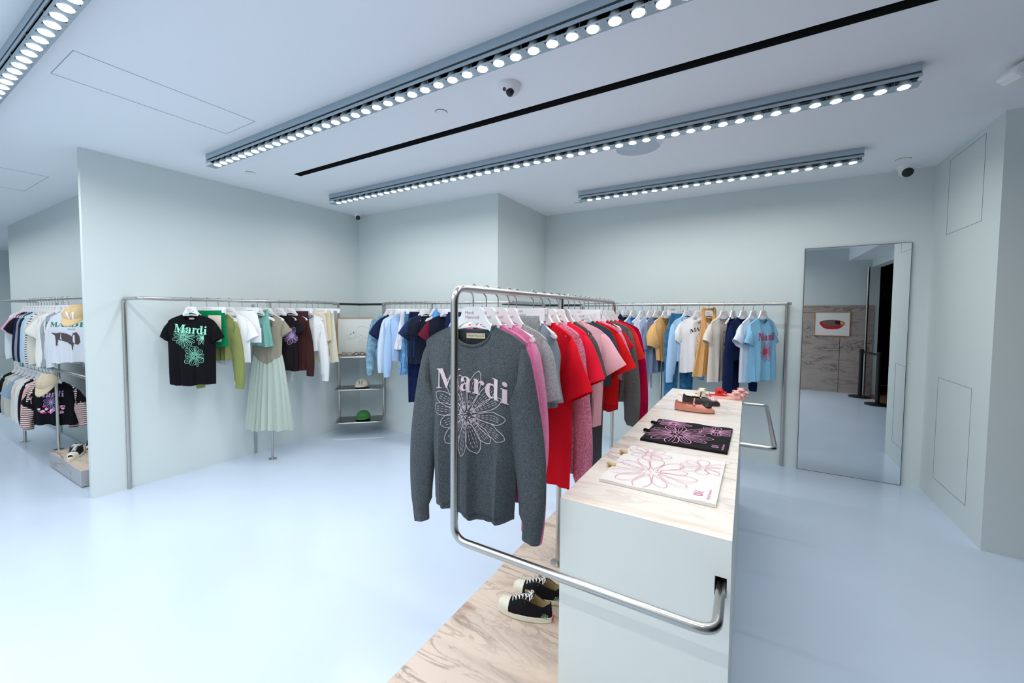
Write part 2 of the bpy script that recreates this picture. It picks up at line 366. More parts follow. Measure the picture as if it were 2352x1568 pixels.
# ------------------------------------------------------------------ marble platforms and counter
t = thing('display_plinth', 'low marble plinth running along the counter under the centre clothes rack', 'plinth', (-.837, 2.2, 0))
MB().box(-.29, .288, -1.5, 1.66, .012, .15).build('marble_block', M_marble_p, t, bevel=.002)
MB().box(-.275, .275, -1.48, 1.64, 0, .012).build('recessed_base', M_gap, t)
t = thing('display_plinth', 'low grey marble plinth half hidden by the partition on the left', 'plinth', (-5.37, 1.33, 0))
MB().box(-.47, .47, -.2, .2, .012, .15).build('marble_block', M_marble_s, t, bevel=.002)
MB().box(-.468, .468, -.198, .198, .15, .1515).build('marble_top', M_marble_p, t)
MB().box(-.46, .46, -.19, .19, 0, .012).build('recessed_base', M_gap, t)
t = thing('display_counter', 'pale grey counter with a marble top carrying tote bags and shoes', 'counter', (-.283, 2.6, 0))
CX0, CX1, CY0, CY1, CH = -.546, -.021, 1.34, 3.86, .9
def cbx(mb, x0, x1, y0, y1, z0, z1): return mb.box(x0+.283, x1+.283, y0-2.6, y1-2.6, z0, z1)
mb = MB(); NX0, NX1, NZ0, NZ1 = -.062, -.031, .728, .786
cbx(mb, CX0, CX1, CY0+.05, CY1, 0, CH-.003); cbx(mb, CX0, NX0, CY0, CY0+.05, 0, CH-.003); cbx(mb, NX1, CX1, CY0, CY0+.05, 0, CH-.003)
cbx(mb, NX0, NX1, CY0, CY0+.05, 0, NZ0); cbx(mb, NX0, NX1, CY0, CY0+.05, NZ1, CH-.003)
mb.build('body', M_counter, t)
mb = MB(); cbx(mb, NX0+.001, NX1-.001, CY0+.044, CY0+.0495, NZ0+.001, NZ1-.001); mb.build('pipe_slot', M_black, t)
mb = MB(); cbx(mb, CX0, CX1, CY0, CY1, CH-.003, CH); mb.build('marble_top', M_marble, t)
pts = fillet([(-.021+.28,2.52-2.6,.862),(.136+.283,2.52-2.6,.862),(.136+.283,3.69-2.6,.862),(-.021+.28,3.69-2.6,.862)], .035)
MB().tube(pts, .012, 14).build('side_rail', M_steel, t, True)

# ------------------------------------------------------------------ racks
PR = .0145
def pole_foot(mb, x, y, z): mb.lathe([(.042,0),(.042,.004),(.022,.009)], 20, (x,y,z))
RX = -.87; RZ = 1.635
M_strip = mat('satin_strip', rgb(168,180,184), .35, .4)
t = thing('clothes_rack', 'bent steel pipe rack in the middle of the shop, standing beside the counter', 'clothes rack', (RX, 2.11, .15), 0, 'steel pipe clothes racks')
P = lambda x, y, z: (x-RX, y-2.11, z-.15)
pts = fillet([P(RX,3.15,.3), P(RX,3.15,RZ), P(RX,1.15,RZ), P(RX,1.15,.745), P(-.046,1.15,.745), P(-.046,1.385,.745)], .055, 9)
MB().tube(pts, .0135, 18).build('pipe_frame', M_steel, t, True)
mb = MB().tube([P(RX,2.11,.15), P(RX,2.11,RZ-.01)], .0135, 16); mb.build('support_pole', M_steel, t, True)
mb = MB(); pole_foot(mb, 0, 0, 0); mb.build('floor_flange', M_steel, t, True)
mb = MB().tube([P(RX,3.15,.15), P(RX,3.15,.31)], .0135, 16); pole_foot(mb, 0, 1.04, 0); mb.build('end_leg', M_steel, t, True)
t = thing('clothes_rack', 'steel pipe rack along the partition wall holding green, white and brown clothes', 'clothes rack', (-4.22, 2.43, 0), 0, 'steel pipe clothes racks')
P = lambda x, y, z: (x+4.22, y-2.43, z)
pts = fillet([P(-4.545,1.352,0), P(-4.545,1.352,1.65), P(-4.22,1.352,1.65), P(-4.22,3.205,1.65), P(-4.45,3.445,1.65), P(-4.45,3.445,.2)], .04)
MB().tube(pts, PR, 14).build('pipe_frame', M_steel, t, True)
MB().tube([P(-4.22,2.43,0), P(-4.22,2.43,1.65)], .0125, 14).build('support_pole', M_steel, t, True)
mb = MB(); pole_foot(mb, 0, 0, 0); mb.build('floor_flange', M_steel, t, True)
MB().box(-.329, -.322, -.012, .016, 0, 1.62).build('wall_strip', M_strip, t)
t = thing('clothes_rack', 'steel pipe rack in the back left corner beside the shelves', 'clothes rack', (-2.95, 3.5, 0), 0, 'steel pipe clothes racks')
P = lambda x, y, z: (x+2.95, y-3.5, z)
pts = fillet([P(-4.05,3.825,.2), P(-4.05,3.825,1.65), P(-3.69,3.5,1.65), P(-1.98,3.5,1.65), P(-1.98,4.3,1.65), P(-1.98,4.3,0)], .04)
MB().tube(pts, PR, 14).build('pipe_frame', M_steel, t, True)
MB().tube([P(-2.955,3.5,0), P(-2.955,3.5,1.65)], .0125, 14).build('support_pole', M_steel, t, True)
mb = MB(); pole_foot(mb, -.005, 0, 0); mb.build('floor_flange', M_steel, t, True)
t = thing('clothes_rack', 'steel pipe rack against the back wall between the counter and the mirror', 'clothes rack', (-.79, 4.75, 0), 0, 'steel pipe clothes racks')
P = lambda x, y, z: (x+.79, y-4.75, z)
pts = fillet([P(.33,5.087,0), P(.33,5.087,1.648), P(.33,4.75,1.648), P(-1.69,4.75,1.648), P(-1.69,4.75,0)], .03)
MB().tube(pts, PR+.002, 14).build('pipe_frame', M_steel, t, True)
MB().tube([P(-.79,4.75,0), P(-.79,4.75,1.64)], .0125, 14).build('support_pole', M_steel, t, True)
mb = MB(); pole_foot(mb, 0, 0, 0); mb.build('floor_flange', M_steel, t, True)
MB().box(.035, .075, .335, .347, 0, 1.6).build('wall_strip', M_steel, t)
t = thing('clothes_rack', 'two-tier steel pipe rack in the side room behind the partition', 'clothes rack', (-6.5, 1.25, 0), 0, 'steel pipe clothes racks')
P = lambda x, y, z: (x+6.5, y-1.25, z)
MB().tube(fillet([P(-8.3,1.54,1.66), P(-8.3,1.25,1.66), P(-4.75,1.25,1.66), P(-4.75,1.54,1.66)], .03), PR, 12).build('upper_rail', M_steel, t, True)
MB().tube(fillet([P(-8.3,1.54,.955), P(-8.3,1.2,.955), P(-4.75,1.2,.955), P(-4.75,1.54,.955)], .03), PR, 12).build('lower_rail', M_steel, t, True)
for x, z in ((-5.86,.1515), (-7.2,0)):
    mb = MB().tube([P(x,1.2,z), P(x,1.2,.955)], PR, 12); pole_foot(mb, x+6.5, -.05, z); mb.build('support_pole', M_steel, t, True)
for x in (-5.9, -7.4): MB().box(x+6.5-.012, x+6.5+.012, .286, .298, 0, 1.64).build('wall_strip', M_strip, t)

# ------------------------------------------------------------------ corner shelf
A = Vector((-4.45, 3.445, 0)); B = Vector((-4.05, 3.825, 0)); du = (B-A).normalized(); dn = Vector((du.y, -du.x, 0))
W_ = (B-A).length; ang = math.atan2(du.y, du.x)
t = thing('shelf_unit', 'three-tier polished steel corner shelf holding caps and sunglasses', 'shelf unit', tuple(A), ang)
D_ = .33
outl = [(.0,0),(W_,0)]
for k in range(7): a = R(-k*15); outl.append((W_+.0-.05+.05*math.cos(a), -D_+.05-.0+.05*math.sin(a)))
for k in range(7): a = R(-90-k*15); outl.append((.05+.05*math.cos(a), -D_+.05+.05*math.sin(a)))
for z in (.195, .60, 1.0):
    s_ = MB().prismz(outl, z-.006, z).build('shelf', mat('shelf_steel', rgb(150,146,142), .22, 1), t)
    MB().tube([(x, y, z-.002) for x, y in outl[1:]]+[(0,0,z-.002)], .0115, 10).build('rim_pipe', M_steel, s_, True)
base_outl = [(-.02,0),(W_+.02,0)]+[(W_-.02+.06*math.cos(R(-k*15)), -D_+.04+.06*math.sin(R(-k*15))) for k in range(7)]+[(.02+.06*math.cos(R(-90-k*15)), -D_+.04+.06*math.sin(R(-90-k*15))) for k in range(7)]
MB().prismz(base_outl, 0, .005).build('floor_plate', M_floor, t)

# board on the top shelf
bd = thing('framed_picture', 'wood framed line drawing of a sleeping mouse, leaning on the corner shelf', 'picture', tuple(A+du*.275+dn*.02+Vector((0,0,1.0))), ang)
bw, bh = .29, .475
MB().box(-bw, bw, -.012, .012, 0, .012).box(-bw, bw, -.012, .012, bh-.012, bh).box(-bw, -bw+.012, -.012, .012, .012, bh-.012).box(bw-.012, bw, -.012, .012, .012, bh-.012).build('frame', M_wood, bd)
MB().box(-bw+.012, bw-.012, -.004, .008, .012, bh-.012).build('paper', mat('glazed_paper', rgb(232,234,228), .12, coat=.5), bd)
def flat_ribbon(mb, pts, w, y):
    L, Rr = [], []
    n = len(pts)
    for i in range(n):
        a = Vector(pts[max(0, i-1)]); b_ = Vector(pts[min(n-1, i+1)]); d = (b_-a)
        if d.length < 1e-9: d = Vector((1, 0))
        d.normalize(); p = Vector(pts[i]); q = Vector((-d.y, d.x))*w/2
        L.append((p.x+q.x, y, p.y+q.y)); Rr.append((p.x-q.x, y, p.y-q.y))
    return mb.grid([L, Rr])
def spl(pts, n=6):
    out = []; P_ = [Vector(p) for p in pts]; m_ = len(P_)
    for i in range(m_-1):
        p0, p1, p2, p3 = P_[max(0,i-1)], P_[i], P_[i+1], P_[min(m_-1,i+2)]
        for k in range(n):
            t_ = k/n; out.append(.5*((2*p1)+(-p0+p2)*t_+(2*p0-5*p1+4*p2-p3)*t_*t_+(-p0+3*p1-3*p2+p3)*t_**3))
    out.append(P_[-1]); return out
mb = MB()
for c in ([(-.06,.33),(-.02,.365),(.05,.355),(.13,.32),(.17,.26),(.19,.2),(.16,.13),(.1,.115),(.05,.17)], [(-.05,.31),(-.055,.24),(-.03,.22),(.0,.25),(.03,.22),(.1,.205)],
          [(-.17,.245),(-.12,.21),(-.08,.2),(-.06,.235)], [(-.16,.19),(-.1,.215),(-.07,.24)], [(-.15,.26),(-.11,.275),(-.07,.26)], [(-.03,.17),(-.01,.16),(.02,.18),(.0,.2)], [(-.2,.25),(-.15,.245)], [(-.19,.2),(-.14,.21)]):
    flat_ribbon(mb, spl(c), .0022, -.0048)
mb.build('drawn_lines', mat('pencil', rgb(150,150,145), .8), bd)
MB().prism(ell(-.125,.262,.006,.006), -.005, -.0042).prism(ell(-.09,.285,.009,.006), -.005, -.0042).build('drawn_eyes', M_black, bd)

# ------------------------------------------------------------------ caps, sunglasses
def cap_mesh(t, m, r=.085, mb_brim=None):
    prof = [(r*math.cos(R(a)), r*.98*math.sin(R(a))) for a in range(0, 90, 12)]+[(.004, r*.98)]
    rows = [[(rr*math.cos(2*PI*j/28)*(1), rr*1.12*math.sin(2*PI*j/28), z+.012) for j in range(28)] for rr, z in [(r,-.012)]+prof]
    MB().grid(rows, True).build('crown', m, t, True)
    rows = []
    for k in range(7):
        e = k/6
        rows.append([(r*(.98+.02*e)*math.sin(R(a)), -r*1.10*math.cos(R(a))-.075*e*math.cos(R(a)*1.25 if abs(a) < 72 else R(90)), .012+.020*math.cos(R(a))*(1-.2*e)-.018*e*(1-.3*math.cos(R(a)))+.004) for a in range(-70, 71, 10)])
    o = MB().grid(rows).build('brim', m, t, True); s = o.modifiers.new('s', 'SOLIDIFY'); s.thickness = .003
    MB().lathe([(.008,0),(.006,.005),(0,.006)], 12, (0,0,r*.98+.010)).build('button', m, t, True)
    mb = MB()
    for k in range(6):
        a = 2*PI*k/6+PI/6
        mb.tube([(r*1.004*math.cos(R(q))*math.cos(a), r*1.124*math.cos(R(q))*math.sin(a), r*.985*math.sin(R(q))+.012) for q in range(0, 85, 12)], .0012, 5)
    mb.build('seam', m, t)
class Dome:
    def __init__(s, r): s.r = r
    def front(s, x, z): return -1.12*s.r*math.sqrt(max(0, 1-(x/s.r)**2-((z-.012)/(s.r*.98))**2))
CAPL = []
def cap_letter(t, ch, m, size=.07, r=.085): CAPL.append((t, ch, m, size, r))
cap_cream = fabric(rgb(226,218,204)); cap_green = fabric(rgb(70,132,74)); cap_tan = fabric(rgb(222,192,148))
def on_shelf(u, n, z): return tuple(A+du*u+dn*n+Vector((0,0,z)))
t = thing('baseball_cap', 'cream baseball cap with a green letter on the middle shelf', 'cap', on_shelf(.30,.16,.612), ang-R(10), 'caps'); cap_mesh(t, cap_cream, .088); cap_letter(t, serif('M'), mat('sage_ink', rgb(96,140,128), .8), .07, .088)
t = thing('baseball_cap', 'green baseball cap on the lowest shelf', 'cap', on_shelf(.31,.16,.207), ang-R(5), 'caps'); cap_mesh(t, cap_green, .088)
def glasses(loc, rz, m, lens, label):
    t = thing('sunglasses', label, 'sunglasses', loc, rz, 'sunglasses on the top shelf')
    mb = MB()
    for s in (-1, 1):
        mb.tube([(s*.036+.026*math.cos(a), 0, .022+.018*math.sin(a)) for a in [2*PI*k/18 for k in range(18)]], .0035, 6, closed=True)
    mb.tube([(-.011,0,.03),(0,-.002,.033),(.011,0,.03)], .003, 6); mb.build('frame', m, t, True)
    for s in (-1, 1):
        MB().prism(ell(s*.036,.022,.025,.017), -.001, .001).build('lens', lens, t)
        MB().tube([(s*.064,0,.03),(s*.067,.06,.026),(s*.064,.12,.01)], .0028, 6).build('temple', m, t, True)
gl_l = mat('smoky_lens', rgb(90,100,90), .05); gl_c = mat('clear_lens', rgb(190,200,196), .05)
glasses(on_shelf(.12,.17,1.004), ang-R(15), mat('clear_frame', rgb(150,160,150), .2), gl_c, 'pale clear framed sunglasses, leftmost of the three pairs on the top shelf')
glasses(on_shelf(.27,.19,1.004), ang+R(6), M_blackpl, gl_c, 'black framed sunglasses in the middle of the top shelf')
glasses(on_shelf(.42,.17,1.004), ang+R(10), M_blackpl, gl_l, 'black framed sunglasses at the right end of the top shelf')

# ------------------------------------------------------------------ hangers
def bez(pts, n=5): return [tuple(p) for p in spl(pts, n)]
def hanger_meshes():
    half = bez([(0,-.064),(.030,-.066),(.044,-.077),(.052,-.100),(.075,-.130),(.12,-.157),(.155,-.176),(.172,-.186)], 4)
    und = bez([(.174,-.194),(.166,-.199),(.13,-.184),(.08,-.158),(.045,-.130),(0,-.116)], 4)
    rp = half+und[:-1]+[(0,-.116)]
    poly = rp+[(-x, z) for x, z in rp[::-1] if x > 1e-6]
    body = MB().prism(poly, -.006, .006)
    # lower trouser bar
    bar = MB().tube([(-.165,0,-.178),(-.10,0,-.150),(0,0,-.136),(.10,0,-.150),(.165,0,-.178)], .004, 6)
    body.add(bar.v, bar.f)
    hk = []
    for a in range(-35, 190, 15): hk.append((0, .0175*math.cos(R(a)), .0175*math.sin(R(a))))
    hk = [(0,0,-.066),(0,0,-.034),(0,-.003,-.022),(0,-.014,-.014)]+[(0, -.0195*math.cos(R(a)), .0195*math.sin(R(a))) for a in range(-20, 195, 18)]
    hook = MB().tube(hk, .0024, 8)
    bm_ = body.mesh('hanger_body'); bm_.materials.append(M_plastic)
    hm = hook.mesh('hook', True); hm.materials.append(M_steel)
    tx = MB()
    for i, w in enumerate(('Mardi', 'Mercredi')):
        vs, fs = text_mesh(w, .0165); ox = -.012 if i == 0 else 0
        tx.add([(v.x+ox, -.0065, v.y-.092-.0165*i) for v in vs], fs)
    tm = tx.mesh('printed_lettering'); tm.materials.append(mat('hanger_ink', rgb(170,120,130), .6))
    cb_ = MB().box(-.17,.17,-.006,.006,-.092,-.065)
    cm = cb_.mesh('clip_bar'); cm.materials.append(M_plastic)
    cl = MB().box(-.013,.013,-.013,.013,-.118,-.068); clm = cl.mesh('clip'); clm.materials.append(M_plastic)
    t2 = MB(); vs, fs = text_mesh('Mardi Mercredi', .013); t2.add([(v.x, -.0065, v.y-.083) for v in vs], fs); t2m = t2.mesh('printed_lettering'); t2m.materials.append(MATS['hanger_ink'])
    return bm_, hm, tm, cm, clm, t2m
HB, HH, HT, CB_, CLM, HT2 = hanger_meshes()
def link(name, me, par, loc=(0,0,0)):
    o = bpy.data.objects.new(name, me); COL.objects.link(o); o.parent = par; o.location = loc; return o
def hanger(loc, rz, what, clip=False, twist=0, scale=1):
    lab = ('white clip hanger holding the ' if clip else 'white shoulder hanger under the ')+what
    t = thing('clip_hanger' if clip else 'coat_hanger', lab, 'hanger', loc, rz, 'white clip hangers' if clip else 'white coat hangers')
    t.scale = (scale,)*3
    link('hook', HH, t)
    if clip:
        link('clip_bar', CB_, t); link('clip', CLM, t, (-.15,0,0)); link('clip', CLM, t, (.15,0,0)); link('printed_lettering', HT2, t)
    else:
        link('shoulder_body', HB, t); link('printed_lettering', HT, t)
    return t

# ------------------------------------------------------------------ garments
def sm(a, b, t): t = max(0, min(1, t)); t = t*t*(3-2*t); return a+(b-a)*t
class Top:
    def __init__(s, sw=.2, nw=.085, zn=-.135, zs=-.18, L=-.72, w1=None, w2=None, T=.04, nd=.07, nb=.018, v=False, A=.012, fr=9, seed=0, vh=0, nu=14, nv=22):
        s.__dict__.update(locals()); del s.__dict__['s']
        s.w1 = w1 or sw*1.02; s.w2 = w2 or sw*1.03
        r = random.Random(seed); s.p1 = r.uniform(0, 6); s.p2 = r.uniform(0, 6); s.k1 = r.uniform(.8, 1.2)
    def w(s, v): return sm(s.sw, s.w1, v/.3) if v < .3 else s.w1+(s.w2-s.w1)*(v-.3)/.7
    def ztop(s, u, side):
        X = abs(u)*s.sw
        if X < s.nw:
            d = s.nd if side < 0 else s.nb
            q = X/s.nw
            return s.zn-d*((1-q) if (s.v and side < 0) else math.sqrt(max(0, 1-q*q)))
        t = (X-s.nw)/(s.sw-s.nw); return s.zn+(s.zs-s.zn)*t-.016*t**4
    def hem(s, u): return s.L-s.vh*(1-abs(u))+.008*math.sin(3*u*s.k1+s.p1)+.004*math.sin(9*u+s.p2)
    def pt(s, u, v, side):
        z0 = s.ztop(u, side); x = u*s.w(v); z = z0+(s.hem(u)-z0)*v
        th = s.T*(.22+.78*min(1, v/.22))*(max(0, 1-abs(u)**3))**.6
        if abs(u)*s.sw > s.nw and v < .02: th = max(.007, th*.5)*(0 if abs(u) > .999 else 1)
        amp = s.A*min(1, v*1.3)
        y = side*th + amp*(math.sin(s.fr*u+s.p1+.8*v)+.5*math.sin(2.1*s.fr*u+s.p2-v)) + amp*.35*side*math.sin(3.3*s.fr*u*s.k1+s.p2)*v
        return (x, y, z)
    def front(s, x, z):
        v = .3
        for _ in range(8):
            u = max(-1, min(1, x/s.w(v))); z0 = s.ztop(u, -1); h = s.hem(u); v = max(0, min(1, (z-z0)/(h-z0)))
        return s.pt(u, v, -1)[1]
    def build(s, t, m, name='body', collar=None, cm=None):
        k = s.nw/s.sw
        us = sorted(set([-1+ (1-k)*i/(s.nu//2) for i in range(s.nu//2+1)] + [-k+2*k*i/s.nu for i in range(s.nu+1)] + [k+(1-k)*i/(s.nu//2) for i in range(s.nu//2+1)]))
        us2 = [us[0]]
        for u in us[1:]:
            if u-us2[-1] > 1e-4: us2.append(u)
        us = us2; mb = MB(); vsn = [min(1, (i/s.nv)**1.15) for i in range(s.nv+1)]
        F = [[s.pt(u, v, -1) for u in us] for v in vsn]; Bk = [[s.pt(u, v, 1) for u in us] for v in vsn]
        mb.grid(F); mb.grid(Bk)
        n = len(us); off = n*len(vsn)
        for j in range(n-1):
            if abs(us[j]+us[j+1])/2*s.sw > s.nw: mb.f.append((j, j+1, off+j+1, off+j))
        for i in range(len(vsn)-1):
            for j in (0, n-1): mb.f.append((i*n+j, (i+1)*n+j, off+(i+1)*n+j, off+i*n+j))
        o = mb.build(name, m, t, True)
        kk = [u for u in us if abs(u)*s.sw <= s.nw+1e-6]
        ring = [s.pt(u, 0, -1) for u in kk]+[s.pt(u, 0, 1) for u in kk[::-1]]
        MB().tube(ring, .0045 if collar is None else collar, 6, closed=True).build('neckband', cm or m, t, True)
        return o
def sleeve(t, g, side, m, L=.18, ang=38, r0=.085, r1=.07, bend=None, seed=0, y=0, cuff=None, puff=0, cm=None, z0=None):
    """tube from the shoulder seam; ang = degrees outwards from vertical; bend = list of (fraction, angle)"""
    zsh = (g.zs if z0 is None else z0)-.006; n = max(8, int(L/.03)); st = L/n
    bd = bend or [(0, ang), (1, ang)]
    def an(fr):
        for (f0, a0), (f1, a1) in zip(bd, bd[1:]):
            if f0 <= fr <= f1: aa = a0+(a1-a0)*(fr-f0)/(f1-f0); break
        else: aa = bd[-1][1]
        return aa+max(0, 1-fr*L/.07)*26
    p = Vector((g.sw*.93, 0, zsh)); O = [p.copy()]
    for i in range(n):
        aa = R(an((i+.5)/n)); p = p+Vector((math.sin(aa), 0, -math.cos(aa)))*st; O.append(p.copy())
    rad = lambda fr: (r0+(r1-r0)*fr)*(.84 if cuff and fr > cuff else 1)+puff*math.sin(PI*fr)
    def N(i):
        fr = i/n; aa = R(an(min(1, fr+.001)) if i < n else bd[-1][1]); return O[i]+Vector((-math.cos(aa), 0, -math.sin(aa)))*2*rad(fr)
    I0 = Vector((g.w1*.93, 0, zsh-2.05*r0)); k = max(1, min(n, int(round(n*min(1, .24/L))))); Nk = N(k)
    m_ = 16; rows = []
    for i in range(n+1):
        fr = i/n; o_ = O[i]; q = I0.lerp(Nk, i/k) if i < k else N(i)
        if puff: o_ = o_+Vector((puff*math.sin(PI*fr)*.8, 0, 0))
        c = (o_+q)/2; h = (o_-q)/2; a_ = h.length
        b_ = min(.016+.018*min(1, fr*4*L/.3)+puff*.8*math.sin(PI*fr), a_*.85)
        if cuff and fr > cuff: b_ *= .85
        yo = .005*math.sin(7*fr+seed)+.004; row = []
        for j in range(m_):
            w_ = h*math.cos(2*PI*j/m_)+c; w_.y = y+yo+b_*math.sin(2*PI*j/m_)*(1+.14*math.sin(9*fr+2*j+seed)); w_.x *= side; row.append(tuple(w_))
        rows.append(row)
    mb = MB().grid(rows, True); mb.f.append(tuple(range(m_)))
    return mb.build('sleeve', m, t, True)
def map_print(t, g, vs, fs, m, cuts=.03, name='print', eps=.003):
    bm = bmesh.new(); bv = [bm.verts.new((v[0], 0, v[1])) for v in vs]
    for f_ in fs:
        try: bm.faces.new([bv[i] for i in f_])
        except ValueError: pass
    xs = [v[0] for v in vs]; zs = [v[1] for v in vs]
    for lo, hi, ax in ((min(xs), max(xs), 0), (min(zs), max(zs), 2)):
        c = lo+cuts
        while c < hi:
            no = (1,0,0) if ax == 0 else (0,0,1); cc = (c,0,0) if ax == 0 else (0,0,c)
            bmesh.ops.bisect_plane(bm, geom=bm.verts[:]+bm.edges[:]+bm.faces[:], plane_co=cc, plane_no=no); c += cuts
    for v in bm.verts: v.co.y = g.front(v.co.x, v.co.z)-eps
    me = bpy.data.meshes.new(name); bm.to_mesh(me); bm.free(); me.materials.append(m)
    o = bpy.data.objects.new(name, me); COL.objects.link(o); o.parent = t; return o
def text2d(body, size, x, z, arc=0, slant=0, spread=1):
    vs, fs = text_mesh(body, size); out = []
    for v in vs:
        X = v.x*spread; out.append((x+X, z+v.y+slant*X-arc*X*X))
    return out, fs
class P2:
    def __init__(s): s.v = []; s.f = []
    def ribbon(s, pts, w):
        mb = MB(); flat_ribbon(mb, pts, w, 0); k = len(s.v)
        s.v += [(a, c) for a, b_, c in mb.v]; s.f += [tuple(i+k for i in f_) for f_ in mb.f]
    def poly(s, pts):
        k = len(s.v); s.v += list(pts); s.f.append(tuple(range(k, k+len(pts))))
    def text(s, *a, **k):
        v, f_ = text2d(*a, **k); n = len(s.v); s.v += v; s.f += [tuple(i+n for i in q) for q in f_]
    def clip(s, x0, x1, z0, z1):
        keep = [f_ for f_ in s.f if all(x0 <= s.v[i][0] <= x1 and z0 <= s.v[i][1] <= z1 for i in f_)]; s.f = keep
def flower(p, cx, cz, rad, n=13, w=.0025, inner=2, sx=1, seed=0, pw=.32, core=.12, dots=True, dash=True, rot=0, seg=14):
    r = random.Random(seed)
    for k in range(n):
        a = rot+2*PI*k/n+r.uniform(-.08, .08); L = rad*r.uniform(.85, 1.12); W = rad*pw*r.uniform(.75, 1.05); c0 = rad*core
        def P_(u, v): x_ = c0+u*(L-c0); return (cx+sx*(x_*math.cos(a)-v*math.sin(a)), cz+x_*math.sin(a)+v*math.cos(a))
        prof = lambda u: W*.5*math.sin(PI*u**1.55)**.6 if 0 < u < 1 else 0
        up = [P_(i/seg, prof(i/seg)) for i in range(seg+1)]; dn_ = [P_(i/seg, -prof(i/seg)) for i in range(seg, -1, -1)]
        p.ribbon(up+dn_[1:], w)
        for q in range(inner):
            o_ = (q-(inner-1)/2)/max(1, inner)*.9
            pts = [P_(.05+.78*i/seg, prof(.05+.78*i/seg)*o_*1.3) for i in range(seg+1)]
            if dash:
                for i in range(0, seg-1, 3): p.ribbon(pts[i:i+3], w*.7)
            else: p.ribbon(pts, w*.7)
    if dots:
        for k in range(34):
            a = r.uniform(0, 2*PI); d = rad*core*1.05*math.sqrt(r.random()); s_ = w*1.1
            p.poly([(cx+sx*d*math.cos(a)+s_*math.cos(q), cz+d*math.sin(a)+s_*math.sin(q)) for q in (0, 1.26, 2.5, 3.77, 5.03)])
def put(t, g, p, m, name='print', cuts=.03): return map_print(t, g, p.v, p.f, m, cuts, name)

SEED = [0]
def garment(name, label, cat, loc, rz, group, what, hang=True, hs=1):
    SEED[0] += 1
    t = thing(name, label, cat, loc, R(rz), group)
    if hang: hanger(loc, R(rz), what, False, scale=hs)
    return t
def tee(loc, rz, col, label, what, group, name='t_shirt', cat='t-shirt', kind='jersey', L=-.66, sw=.19, sl=.19, sa=36, long=False, w2=None, v=False, cm=None, nd=.06, A=.011, prn=None, r0=.085, r1=.072, m=None, sm_=None, hs=1, T=.038, care=None, cuff=None, zs=-.18, nw=.082, puff=0, zn=-.135, bend=None, fr=9, hang=True, slv=True):
    t = garment(name, label, cat, loc, rz, group, what, hang, hs); s = SEED[0]
    m = m or fabric(col, kind); g = Top(sw=sw, L=L, w2=w2, v=v, nd=nd, A=A, seed=s, T=T, zs=zs, nw=nw, zn=zn, fr=fr)
    g.build(t, m, 'body', cm=cm)
    if slv:
        for sd in (-1, 1):
            if long: sleeve(t, g, sd, sm_ or m, L=sl if sl > .3 else .60, ang=20, r0=r0, r1=min(r1, .045), bend=bend or [(0,16),(.3,9),(.7,2),(1,-8)], seed=s+sd, cuff=cuff or .9)
            else: sleeve(t, g, sd, sm_ or m, L=sl, ang=sa, r0=r0, r1=r1, seed=s+sd, puff=puff)
    if care: MB().box(-.022,.022,-.001,.001,-.007,.007).build('neck_label', mat('label_'+care, dict(cream=rgb(224,212,180), pink=rgb(214,170,176))[care], .7), t, loc=(0, T*.3-.006, zn-.035))
    if prn: prn(t, g)
    return t

CG = 'clothes on the centre rack'
cz = 1.02
CYs = [1.24,1.328,1.415,1.502,1.568,1.733,1.833,1.921,2.025,2.175,2.27,2.36,2.439,2.514,2.649,2.731,2.831,2.944]
CYs = [y*1.02 for y in CYs]
def cl(i): return (RX, CYs[i], RZ)
# 0 hero sweater
def hero_print(t, g):
    p = P2(); flower(p, .008, -.455, .148, 14, .0022, 3, seed=3, pw=.34, core=.14, seg=20); p.clip(-.2, .2, -.75, -.2); put(t, g, p, mat('pale_pink_yarn', rgb(216,200,208), .9), 'flower_motif', .02)
    p = P2(); p.text(serif('Mardi'), .110, .018, -.372, arc=.8, slant=-.12); put(t, g, p, mat('pink_yarn', rgb(226,204,210), .9), 'lettering', .02)
t = garment('sweater', 'dark grey knit sweater with pink lettering and a daisy, frontmost on the centre rack', 'sweater', cl(0), 4, CG, 'dark grey daisy sweater at the front of the centre rack')
g = Top(sw=.215, L=-.81, w1=.195, w2=.172, T=.05, nd=.075, nw=.088, A=.011, seed=5, nv=34, nu=20, zs=-.185)
hm_ = fabric(rgb(84,90,95), 'heather'); g.build(t, hm_, 'body', collar=.006)
for sd in (-1, 1): sleeve(t, g, sd, hm_, L=.76 if sd < 0 else .72, ang=20, r0=.092, r1=.040, bend=[(0,15),(.45,8),(.75,-1),(1,-12)], seed=sd+3, cuff=.9)
hero_print(t, g)
MB().box(-.04,.04,-.0008,.0008,-.010,.010).build('neck_label', mat('label_cream', rgb(224,212,180), .7), t, loc=(.005,.012,-.172))
vs, fs = text_mesh('Mardi Mercredi', .0105); MB().add([(v.x+.006, .0108, v.y-.176) for v in vs], fs).build('label_lettering', M_ink, t)
mb = MB()
put_band = MB().grid([[ (g.pt(u/16-1, 1, s_)[0], g.pt(u/16-1, 1, s_)[1]*.8, g.pt(u/16-1, 1, s_)[2]-.0+dz) for u in range(33)] for s_, dz in ((-1, .0), (-1, -.028))])
put_band.grid([[ (g.pt(u/16-1, 1, 1)[0], g.pt(u/16-1, 1, 1)[1]*.8, g.pt(u/16-1, 1, 1)[2]+dz) for u in range(33)] for dz in (.0, -.028)])
put_band.build('hem_rib', hm_, t, True)
GREYH = fabric(rgb(166,168,170), 'heather'); CHAR = fabric(rgb(88,88,88), 'heather')
tee(cl(1), -9, rgb(222,118,168), 'pink long sleeved cardigan with red trim, directly behind the dark grey daisy sweater', 'pink cardigan with red trim', CG, 'cardigan', 'cardigan', 'knit', L=-.80, long=True, sl=.74, sw=.20, r0=.08, r1=.042, w2=.17, cuff=.97)
